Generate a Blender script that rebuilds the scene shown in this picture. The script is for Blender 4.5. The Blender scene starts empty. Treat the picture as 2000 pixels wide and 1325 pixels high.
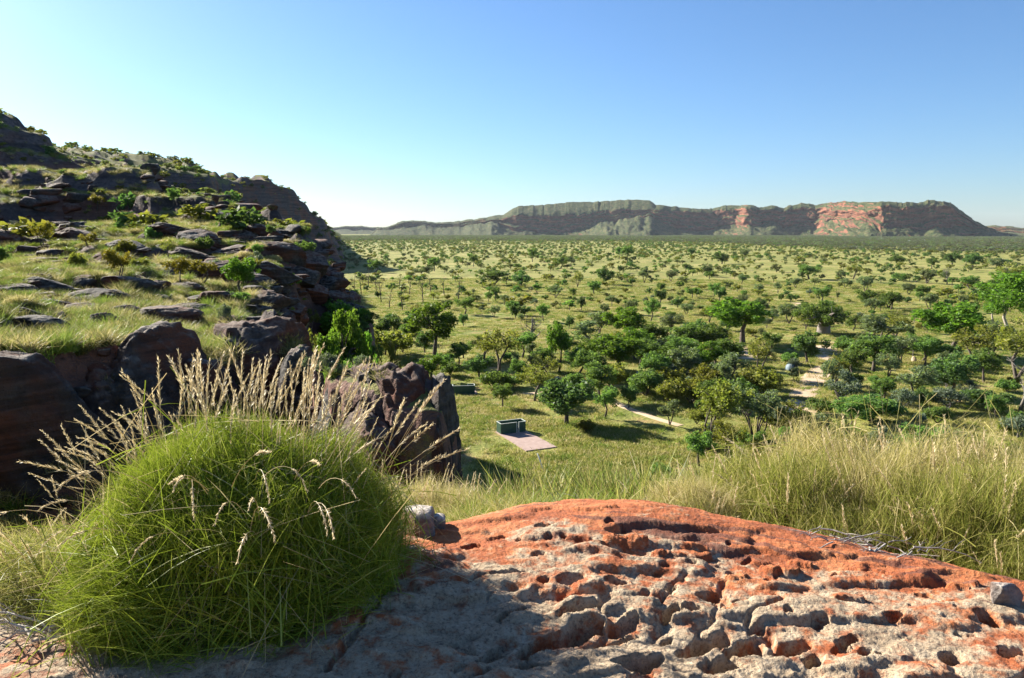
import bpy, math, random
import numpy as np
from mathutils import Vector, Matrix

# ------------------------------------------------------------------ camera, sky, sun, exposure
SC = bpy.context.scene
COL = SC.collection
CAMZ = 26.5
PITCH = math.radians(8.3)
FPX = 2000 * 26.0 / 36.0
cam_d = bpy.data.cameras.new('camera'); cam_d.lens = 26.0; cam_d.sensor_width = 36.0
cam_d.clip_start = 0.05; cam_d.clip_end = 40000.0
cam = bpy.data.objects.new('camera', cam_d); COL.objects.link(cam)
cam.location = (0, 0, CAMZ); cam.rotation_euler = (math.pi / 2 - PITCH, 0, 0)
SC.camera = cam

SUN_AZ = math.radians(-51.0)      # left of the view direction (+Y), seen from above
SUN_EL = math.radians(25.5)
world = bpy.data.worlds.new('World'); SC.world = world; world.use_nodes = True
wn = world.node_tree
bg = wn.nodes.get('Background')
sky = wn.nodes.new('ShaderNodeTexSky'); sky.sky_type = 'NISHITA'; sky.sun_disc = False
sky.sun_elevation = SUN_EL; sky.sun_rotation = SUN_AZ
sky.altitude = 150.0; sky.air_density = 1.0; sky.dust_density = 0.45; sky.ozone_density = 7.0
wn.links.new(sky.outputs[0], bg.inputs[0]); bg.inputs[1].default_value = 0.05
sd = bpy.data.lights.new('sun', 'SUN'); sd.energy = 5.0; sd.angle = math.radians(0.5); sd.color = (1.0, 0.93, 0.80)
sun = bpy.data.objects.new('sun', sd); COL.objects.link(sun)
sv = Vector((math.sin(SUN_AZ) * math.cos(SUN_EL), math.cos(SUN_AZ) * math.cos(SUN_EL), math.sin(SUN_EL)))
sun.rotation_euler = sv.to_track_quat('Z', 'Y').to_euler()
sun.location = (-30, 20, 60)
vs = SC.view_settings
vs.view_transform = 'Standard'; vs.look = 'None'; vs.gamma = 1.0; vs.use_curve_mapping = False
vs.exposure = 1.8
SC.cycles.max_bounces = 6; SC.cycles.diffuse_bounces = 3; SC.cycles.transmission_bounces = 4
SC.cycles.volume_bounces = 0; SC.cycles.use_denoising = True

# ------------------------------------------------------------------ numeric helpers
RNG = np.random.default_rng(7)
random.seed(7)
CP, SP = math.cos(PITCH), math.sin(PITCH)

def ss(a, b, x):
    t = np.clip((x - a) / (b - a), 0, 1)
    return t * t * (3 - 2 * t)

_perm = np.random.default_rng(3).permutation(512).astype(np.int64)
_perm = np.concatenate([_perm, _perm, _perm])
_ga = np.random.default_rng(4).uniform(0, 2 * math.pi, 512)
_gx, _gy = np.cos(_ga), np.sin(_ga)
_g3 = np.random.default_rng(5).normal(size=(512, 3)); _g3 /= np.linalg.norm(_g3, axis=1)[:, None]

def perlin(x, y, seed=0):
    x = np.asarray(x, float) + seed * 17.31; y = np.asarray(y, float) + seed * 9.17
    xi = np.floor(x).astype(np.int64); yi = np.floor(y).astype(np.int64)
    xf = x - xi; yf = y - yi
    u = xf * xf * xf * (xf * (xf * 6 - 15) + 10); v = yf * yf * yf * (yf * (yf * 6 - 15) + 10)
    def g(ix, iy, dx, dy):
        h = _perm[(_perm[ix & 511] + iy) & 511]
        return _gx[h] * dx + _gy[h] * dy
    a = g(xi, yi, xf, yf); b = g(xi + 1, yi, xf - 1, yf)
    c = g(xi, yi + 1, xf, yf - 1); d = g(xi + 1, yi + 1, xf - 1, yf - 1)
    return 1.5 * ((a * (1 - u) + b * u) * (1 - v) + (c * (1 - u) + d * u) * v)

def fbm(x, y, o=4, seed=0, gain=0.5):
    s = 0; a = 1.0; t = 0
    for i in range(o):
        s = s + a * perlin(np.asarray(x) * 2.03 ** i, np.asarray(y) * 2.03 ** i, seed + i * 3); t += a; a *= gain
    return s / t

def perlin3(p, seed=0):
    p = p + seed * 7.77
    i = np.floor(p).astype(np.int64); f = p - i
    w = f * f * f * (f * (f * 6 - 15) + 10)
    s = 0
    for dx in (0, 1):
        for dy in (0, 1):
            for dz in (0, 1):
                h = _perm[(_perm[(_perm[(i[:, 0] + dx) & 511] + i[:, 1] + dy) & 511] + i[:, 2] + dz) & 511]
                g = _g3[h]
                d = g[:, 0] * (f[:, 0] - dx) + g[:, 1] * (f[:, 1] - dy) + g[:, 2] * (f[:, 2] - dz)
                wx = w[:, 0] if dx else 1 - w[:, 0]; wy = w[:, 1] if dy else 1 - w[:, 1]; wz = w[:, 2] if dz else 1 - w[:, 2]
                s = s + d * wx * wy * wz
    return 1.4 * s

def fbm3(p, o=3, seed=0):
    s = 0; a = 1; t = 0
    for k in range(o):
        s = s + a * perlin3(p * 2.03 ** k, seed + k); t += a; a *= 0.5
    return s / t

def row_tan(py, az):
    v = (py - 662.5) / FPX
    return (-SP - v * CP) / (CP - v * SP) * np.cos(az)

def px_az(px):
    return math.atan((px - 1000) / FPX)

def ray(px, py):
    u = (px - 1000) / FPX; v = (py - 662.5) / FPX
    return Vector((u, CP - v * SP, -SP - v * CP))

def project(x, y, z):
    z = z - CAMZ
    fwd = y * CP - z * SP; up = y * SP + z * CP
    return 1000 + FPX * x / fwd, 662.5 - FPX * up / fwd

# ------------------------------------------------------------------ mesh helpers
def mesh_np(name, v, faces, smooth=False, mats=(), attrs=None):
    """v (n,3); faces: list of arrays, each (m,3) or (m,4)"""
    me = bpy.data.meshes.new(name)
    v = np.asarray(v, np.float32)
    me.vertices.add(len(v)); me.vertices.foreach_set('co', v.ravel())
    faces = [np.asarray(f, np.int32) for f in faces if len(f)]
    nl = sum(f.size for f in faces); npo = sum(len(f) for f in faces)
    me.loops.add(nl); me.polygons.add(npo)
    me.loops.foreach_set('vertex_index', np.concatenate([f.ravel() for f in faces]))
    st = []; off = 0
    for f in faces:
        st.append(off + np.arange(len(f)) * f.shape[1]); off += f.size
    me.polygons.foreach_set('loop_start', np.concatenate(st).astype(np.int32))
    if smooth:
        me.polygons.foreach_set('use_smooth', np.ones(npo, bool))
    for k, a in (attrs or {}).items():
        at = me.attributes.new(k, 'FLOAT', 'POINT'); at.data.foreach_set('value', np.asarray(a, np.float32))
    for m in mats: me.materials.append(m)
    me.update(calc_edges=True)
    return me

def link(name, me, parent=None, col=None):
    o = bpy.data.objects.new(name, me); (col or COL).objects.link(o)
    if parent is not None: o.parent = parent
    return o

def empty(name, loc=(0, 0, 0), rz=0.0, sc=(1, 1, 1)):
    o = bpy.data.objects.new(name, None); COL.objects.link(o)
    o.location = loc; o.rotation_euler = (0, 0, rz); o.scale = sc; o.empty_display_size = 0.2
    return o

def tag(o, label=None, cat=None, group=None, kind=None):
    if label: o['label'] = label
    if cat: o['category'] = cat
    if group: o['group'] = group
    if kind: o['kind'] = kind
    return o

def copy_tree(o, parent=None):
    c = o.copy(); COL.objects.link(c)
    if parent is not None: c.parent = parent
    for ch in list(o.children): copy_tree(ch, c)
    return c

def grid_faces(nr, nc, wrap=False):
    i = np.arange(nr - 1)[:, None]; j = np.arange(nc if wrap else nc - 1)[None, :]
    j2 = (j + 1) % nc
    a = i * nc + j; b = i * nc + j2; c = (i + 1) * nc + j2; d = (i + 1) * nc + j
    return np.stack([a.ravel(), b.ravel(), c.ravel(), d.ravel()], 1)

class MB:
    """collects tubes, boxes and loose faces into one mesh"""
    def __init__(s): s.v = []; s.q = []; s.t = []; s.n = 0
    def add(s, v, q=(), t=()):
        v = np.asarray(v, float)
        if len(q): s.q.append(np.asarray(q, np.int64) + s.n)
        if len(t): s.t.append(np.asarray(t, np.int64) + s.n)
        s.v.append(v); s.n += len(v)
    def tube(s, pts, rad, k=6, cap=True):
        pts = np.asarray(pts, float); n = len(pts)
        tg = np.gradient(pts, axis=0); tg /= np.linalg.norm(tg, axis=1)[:, None] + 1e-9
        ref = np.array([0.31, 0.95, 0.11]) if abs(tg[0][2]) > 0.5 else np.array([0.02, 0.1, 1.0])
        a = np.cross(tg, ref); a /= np.linalg.norm(a, axis=1)[:, None] + 1e-9
        b = np.cross(tg, a)
        th = np.linspace(0, 2 * math.pi, k, endpoint=False)
        rad = np.broadcast_to(np.asarray(rad, float), (n,))
        ring = pts[:, None, :] + rad[:, None, None] * (np.cos(th)[None, :, None] * a[:, None, :] + np.sin(th)[None, :, None] * b[:, None, :])
        v = ring.reshape(-1, 3); q = grid_faces(n, k, True)
        t = []
        if cap:
            v = np.vstack([v, pts[-1] + tg[-1] * rad[-1] * 0.5, pts[0]])
            e = (n - 1) * k
            t = [(e + j, e + (j + 1) % k, n * k) for j in range(k)] + [((j + 1) % k, j, n * k + 1) for j in range(k)]
        s.add(v, q, t)
    def box(s, x0, x1, y0, y1, z0, z1):
        v = [(x, y, z) for z in (z0, z1) for x, y in ((x0, y0), (x1, y0), (x1, y1), (x0, y1))]
        s.add(v, [(3, 2, 1, 0), (4, 5, 6, 7), (0, 1, 5, 4), (1, 2, 6, 5), (2, 3, 7, 6), (3, 0, 4, 7)])
    def mesh(s, name, mats=(), smooth=False):
        me = mesh_np(name, np.vstack(s.v), [np.vstack(x) for x in (s.q, s.t) if x], smooth, mats)
        if not smooth: me.polygons.foreach_set('use_smooth', np.zeros(len(me.polygons), bool))
        return me

# ------------------------------------------------------------------ materials
def new_mat(name):
    m = bpy.data.materials.new(name); m.use_nodes = True
    nt = m.node_tree
    for n in list(nt.nodes): nt.nodes.remove(n)
    out = nt.nodes.new('ShaderNodeOutputMaterial')
    return m, nt, out

def nd(nt, typ, **kw):
    n = nt.nodes.new(typ)
    for k, v in kw.items():
        if k.startswith('i_'):
            n.inputs[k[2:].replace('_', ' ')].default_value = v
        else: setattr(n, k, v)
    return n

def ramp(nt, fac, stops):
    r = nt.nodes.new('ShaderNodeValToRGB')
    el = r.color_ramp.elements
    while len(el) < len(stops): el.new(0.5)
    for e, (p, c) in zip(el, stops):
        e.position = p; e.color = (c[0], c[1], c[2], 1) if hasattr(c, '__len__') else (c, c, c, 1)
    nt.links.new(fac, r.inputs[0])
    return r.outputs[0]

def mix(nt, fac, a, b, mode='MIX'):
    m = nt.nodes.new('ShaderNodeMix'); m.data_type = 'RGBA'; m.blend_type = mode
    for sock, v in ((m.inputs[0], fac), (m.inputs[6], a), (m.inputs[7], b)):
        if hasattr(v, 'is_output'): nt.links.new(v, sock)
        elif hasattr(v, '__len__'): sock.default_value = (v[0], v[1], v[2], 1)
        else: sock.default_value = v
    return m.outputs[2]

def mth(nt, op, a, b=0.0, clamp=False):
    m = nt.nodes.new('ShaderNodeMath'); m.operation = op; m.use_clamp = clamp
    for sock, v in ((m.inputs[0], a), (m.inputs[1], b)):
        if hasattr(v, 'is_output'): nt.links.new(v, sock)
        else: sock.default_value = v
    return m.outputs[0]

def noise(nt, vec, scale, detail=4, rough=0.55, dist=0.0):
    n = nt.nodes.new('ShaderNodeTexNoise'); n.inputs['Scale'].default_value = scale
    n.inputs['Detail'].default_value = detail; n.inputs['Roughness'].default_value = rough
    n.inputs['Distortion'].default_value = dist
    if vec is not None: nt.links.new(vec, n.inputs['Vector'])
    return n.outputs[0]

def mapping(nt, vec, scale=(1, 1, 1), rot=(0, 0, 0)):
    m = nt.nodes.new('ShaderNodeMapping'); m.inputs['Scale'].default_value = scale; m.inputs['Rotation'].default_value = rot
    nt.links.new(vec, m.inputs['Vector']); return m.outputs[0]

def attr(nt, name):
    a = nt.nodes.new('ShaderNodeAttribute'); a.attribute_name = name; return a.outputs['Fac']

def bsdf(nt, out, col, rough=0.9, normal=None, spec=0.25):
    b = nt.nodes.new('ShaderNodeBsdfPrincipled')
    if hasattr(col, 'is_output'): nt.links.new(col, b.inputs['Base Color'])
    else: b.inputs['Base Color'].default_value = (*col, 1)
    b.inputs['Roughness'].default_value = rough
    b.inputs['Specular IOR Level'].default_value = spec
    if normal is not None: nt.links.new(normal, b.inputs['Normal'])
    nt.links.new(b.outputs[0], out.inputs[0])
    return b

def bump(nt, h, dist, strength=1.0):
    b = nt.nodes.new('ShaderNodeBump'); b.inputs['Distance'].default_value = dist; b.inputs['Strength'].default_value = strength
    nt.links.new(h, b.inputs['Height']); return b.outputs[0]

def leaf_mat(name, c1, c2, c3, trans=0.4, rough=0.5, nscale=0.9):
    m, nt, out = new_mat(name)
    geo = nd(nt, 'ShaderNodeNewGeometry'); oi = nd(nt, 'ShaderNodeObjectInfo'); tc = nd(nt, 'ShaderNodeTexCoord')
    n = noise(nt, tc.outputs['Object'], nscale, 2)
    f = mth(nt, 'ADD', mth(nt, 'MULTIPLY', geo.outputs['Random Per Island'], 0.45), mth(nt, 'MULTIPLY', n, 0.55))
    col = ramp(nt, f, [(0.22, c1), (0.5, c2), (0.8, c3)])
    hs = nd(nt, 'ShaderNodeHueSaturation')
    nt.links.new(mth(nt, 'ADD', mth(nt, 'MULTIPLY', oi.outputs['Random'], 0.035), 0.482), hs.inputs['Hue'])
    nt.links.new(mth(nt, 'ADD', mth(nt, 'MULTIPLY', oi.outputs['Random'], 0.5), 0.75), hs.inputs['Value'])
    nt.links.new(col, hs.inputs['Color'])
    b = nd(nt, 'ShaderNodeBsdfPrincipled'); b.inputs['Roughness'].default_value = rough; b.inputs['Specular IOR Level'].default_value = 0.08
    t = nd(nt, 'ShaderNodeBsdfTranslucent'); mx = nd(nt, 'ShaderNodeMixShader'); mx.inputs[0].default_value = trans
    tcol = mix(nt, 1.0, hs.outputs[0], (1.15, 1.2, 0.55), 'MULTIPLY')
    nt.links.new(hs.outputs[0], b.inputs['Base Color']); nt.links.new(tcol, t.inputs['Color'])
    nt.links.new(b.outputs[0], mx.inputs[1]); nt.links.new(t.outputs[0], mx.inputs[2]); nt.links.new(mx.outputs[0], out.inputs[0])
    return m

def blade_mat(name, stops, trans=0.45, rough=0.45):
    m, nt, out = new_mat(name)
    geo = nd(nt, 'ShaderNodeNewGeometry')
    col = ramp(nt, geo.outputs['Random Per Island'], stops)
    b = nd(nt, 'ShaderNodeBsdfPrincipled'); b.inputs['Roughness'].default_value = rough; b.inputs['Specular IOR Level'].default_value = 0.12
    t = nd(nt, 'ShaderNodeBsdfTranslucent'); mx = nd(nt, 'ShaderNodeMixShader'); mx.inputs[0].default_value = trans
    nt.links.new(col, b.inputs['Base Color']); nt.links.new(col, t.inputs['Color'])
    nt.links.new(b.outputs[0], mx.inputs[1]); nt.links.new(t.outputs[0], mx.inputs[2]); nt.links.new(mx.outputs[0], out.inputs[0])
    return m

def plain_mat(name, c1, c2, scale=8.0, rough=0.85, bd=0.0):
    m, nt, out = new_mat(name)
    tc = nd(nt, 'ShaderNodeTexCoord')
    n = noise(nt, tc.outputs['Object'], scale, 5)
    col = ramp(nt, n, [(0.3, c1), (0.7, c2)])
    bsdf(nt, out, col, rough, bump(nt, n, bd) if bd else None)
    return m

M = {}
M['leaf_bright'] = leaf_mat('bright_leaf', (0.061, 0.116, 0.020), (0.101, 0.189, 0.029), (0.163, 0.256, 0.047), .5)
M['leaf_green'] = leaf_mat('mid_leaf', (0.069, 0.128, 0.038), (0.121, 0.195, 0.059), (0.175, 0.255, 0.086), .52)
M['leaf_dark'] = leaf_mat('dark_leaf', (0.056, 0.106, 0.041), (0.094, 0.160, 0.059), (0.140, 0.211, 0.078), .46)
M['leaf_grey'] = leaf_mat('grey_green_leaf', (0.095, 0.130, 0.078), (0.148, 0.192, 0.104), (0.226, 0.261, 0.139), .42)
M['leaf_olive'] = leaf_mat('olive_leaf', (0.096, 0.117, 0.027), (0.164, 0.177, 0.040), (0.259, 0.246, 0.068), .5)
M['leaf_silver'] = leaf_mat('silver_leaf', (.09, .12, .085), (.14, .18, .13), (.2, .24, .17), .3)
M['leaf_yellow'] = leaf_mat('yellow_green_leaf', (.12, .12, .02), (.19, .17, .025), (.26, .22, .04), .45)
M['leaf_dusk'] = leaf_mat('dusty_leaf', (0.091, 0.104, 0.078), (0.137, 0.150, 0.111), (0.195, 0.202, 0.143), .36)
M['leaf_far'] = leaf_mat('pale_savanna_leaf', (0.094, 0.121, 0.055), (0.143, 0.171, 0.077), (0.209, 0.220, 0.099), .48)
M['bark_dark'] = plain_mat('dark_bark', (.05, .04, .035), (.13, .105, .085), 3.0, .9, .03)
M['bark_grey'] = plain_mat('grey_bark', (.12, .105, .095), (.24, .21, .19), 3.0, .9, .03)
M['bark_pale'] = plain_mat('pale_bark', (.24, .20, .17), (.38, .33, .29), 1.2, .7, .02)
M['bark_boab'] = plain_mat('boab_bark', (.12, .10, .09), (.24, .21, .18), .8, .75, .04)
M['twig'] = plain_mat('dead_twig', (.22, .20, .18), (.42, .39, .35), 6.0, .85, .01)
M['bare'] = plain_mat('bare_wood', (.13, .115, .10), (.24, .22, .19), 3.0, .9, .02)
M['spinifex'] = blade_mat('spinifex_blade', [(0.0, (.14, .17, .025)), (.4, (.22, .24, .045)), (.7, (.32, .31, .08)), (.9, (.44, .38, .15)), (1.0, (.54, .46, .24))])
M['spinifex_big'] = blade_mat('green_spinifex_blade', [(0.0, (.15, .21, .015)), (.5, (.235, .30, .028)), (.85, (.32, .37, .055)), (.97, (.36, .36, .11)), (1.0, (.5, .42, .2))], .32)
M['spinifex_dry'] = blade_mat('dry_spinifex_blade', [(0.0, (.22, .22, .05)), (.3, (.34, .31, .09)), (.65, (.48, .41, .18)), (1.0, (.6, .51, .29))])
M['straw'] = blade_mat('straw_stalk', [(0.0, (.42, .32, .16)), (.5, (.56, .46, .26)), (1.0, (.68, .58, .38))], .35)
M['seed'] = blade_mat('seed_head', [(0.0, (.55, .44, .24)), (.5, (.68, .57, .36)), (1.0, (.78, .69, .5))], .4)
M['thatch'] = plain_mat('dead_thatch', (.05, .042, .025), (.14, .11, .06), 14.0, .95, .02)
M['tuft'] = blade_mat('grass_tuft', [(0.0, (.17, .20, .03)), (.5, (.28, .29, .06)), (.8, (.40, .36, .11)), (1.0, (.52, .44, .2))])
M['tuft_green'] = blade_mat('green_tuft', [(0.0, (.10, .17, .02)), (.6, (.18, .26, .04)), (1.0, (.30, .33, .08))])
M['tuft_olive'] = blade_mat('olive_tuft', [(0.0, (.07, .085, .02)), (.5, (.13, .14, .035)), (.8, (.22, .20, .07)), (1.0, (.36, .30, .14))])
M['sand'] = plain_mat('track_sand', (.42, .30, .19), (.56, .43, .30), .35, .95, .02)
M['slab'] = plain_mat('brown_paving', (.30, .215, .19), (.38, .285, .25), 1.6, .85)
M['steel'] = plain_mat('green_steel', (.032, .075, .05), (.048, .10, .07), 2.0, .5)
M['trim'] = plain_mat('pale_trim', (.42, .46, .42), (.55, .58, .54), 3.0, .5)
M['tent'] = plain_mat('blue_grey_nylon', (.10, .15, .19), (.15, .21, .26), 2.0, .6)
M['tent_pale'] = plain_mat('pale_nylon', (.55, .57, .60), (.68, .70, .72), 2.0, .6)
M['tent_dark'] = plain_mat('dark_nylon', (.02, .025, .03), (.04, .045, .05), 2.0, .7)
M['white'] = plain_mat('white_paint', (.7, .7, .68), (.8, .8, .78), 2.0, .6)
M['mound'] = plain_mat('mound_earth', (.40, .30, .22), (.55, .44, .34), 2.0, .95, .03)

def rock_mat(name, grey, dark, red, red_amt, scale=1.0, strata=True):
    m, nt, out = new_mat(name)
    geo = nd(nt, 'ShaderNodeNewGeometry'); tc = nd(nt, 'ShaderNodeTexCoord'); P = tc.outputs['Object']; W = geo.outputs['Position']
    big = noise(nt, W, .55 * scale, 4); fine = noise(nt, W, 5.0 * scale, 6, .65)
    lay = noise(nt, mapping(nt, W, (.5 * scale, .5 * scale, 7 * scale)), 1.0, 4)
    base = ramp(nt, fine, [(.3, dark), (.62, grey)])
    base = mix(nt, ramp(nt, big, [(.5 - red_amt * .25, 0.0), (.62 - red_amt * .25, 1.0)]), base, red)
    base = mix(nt, ramp(nt, lay, [(.42, .55), (.58, 0.0)]), base, (dark[0] * .6, dark[1] * .6, dark[2] * .6))
    # sunlit paleness painted in patches on faces turned up
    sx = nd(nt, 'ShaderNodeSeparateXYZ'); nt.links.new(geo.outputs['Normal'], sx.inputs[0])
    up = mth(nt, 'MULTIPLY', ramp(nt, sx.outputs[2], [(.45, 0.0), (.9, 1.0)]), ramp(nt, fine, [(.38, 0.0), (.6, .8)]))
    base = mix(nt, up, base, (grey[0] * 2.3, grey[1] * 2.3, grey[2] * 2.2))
    h = mth(nt, 'ADD', fine, mth(nt, 'MULTIPLY', lay, .9))
    bsdf(nt, out, base, .9, bump(nt, h, .10 / scale), .2)
    return m
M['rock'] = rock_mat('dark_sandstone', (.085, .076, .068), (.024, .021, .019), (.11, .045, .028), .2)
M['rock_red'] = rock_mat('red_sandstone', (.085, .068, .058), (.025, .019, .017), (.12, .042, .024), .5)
M['stone'] = rock_mat('grey_stone', (.26, .23, .21), (.12, .10, .09), (.28, .15, .10), .2, 4.0)

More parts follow.
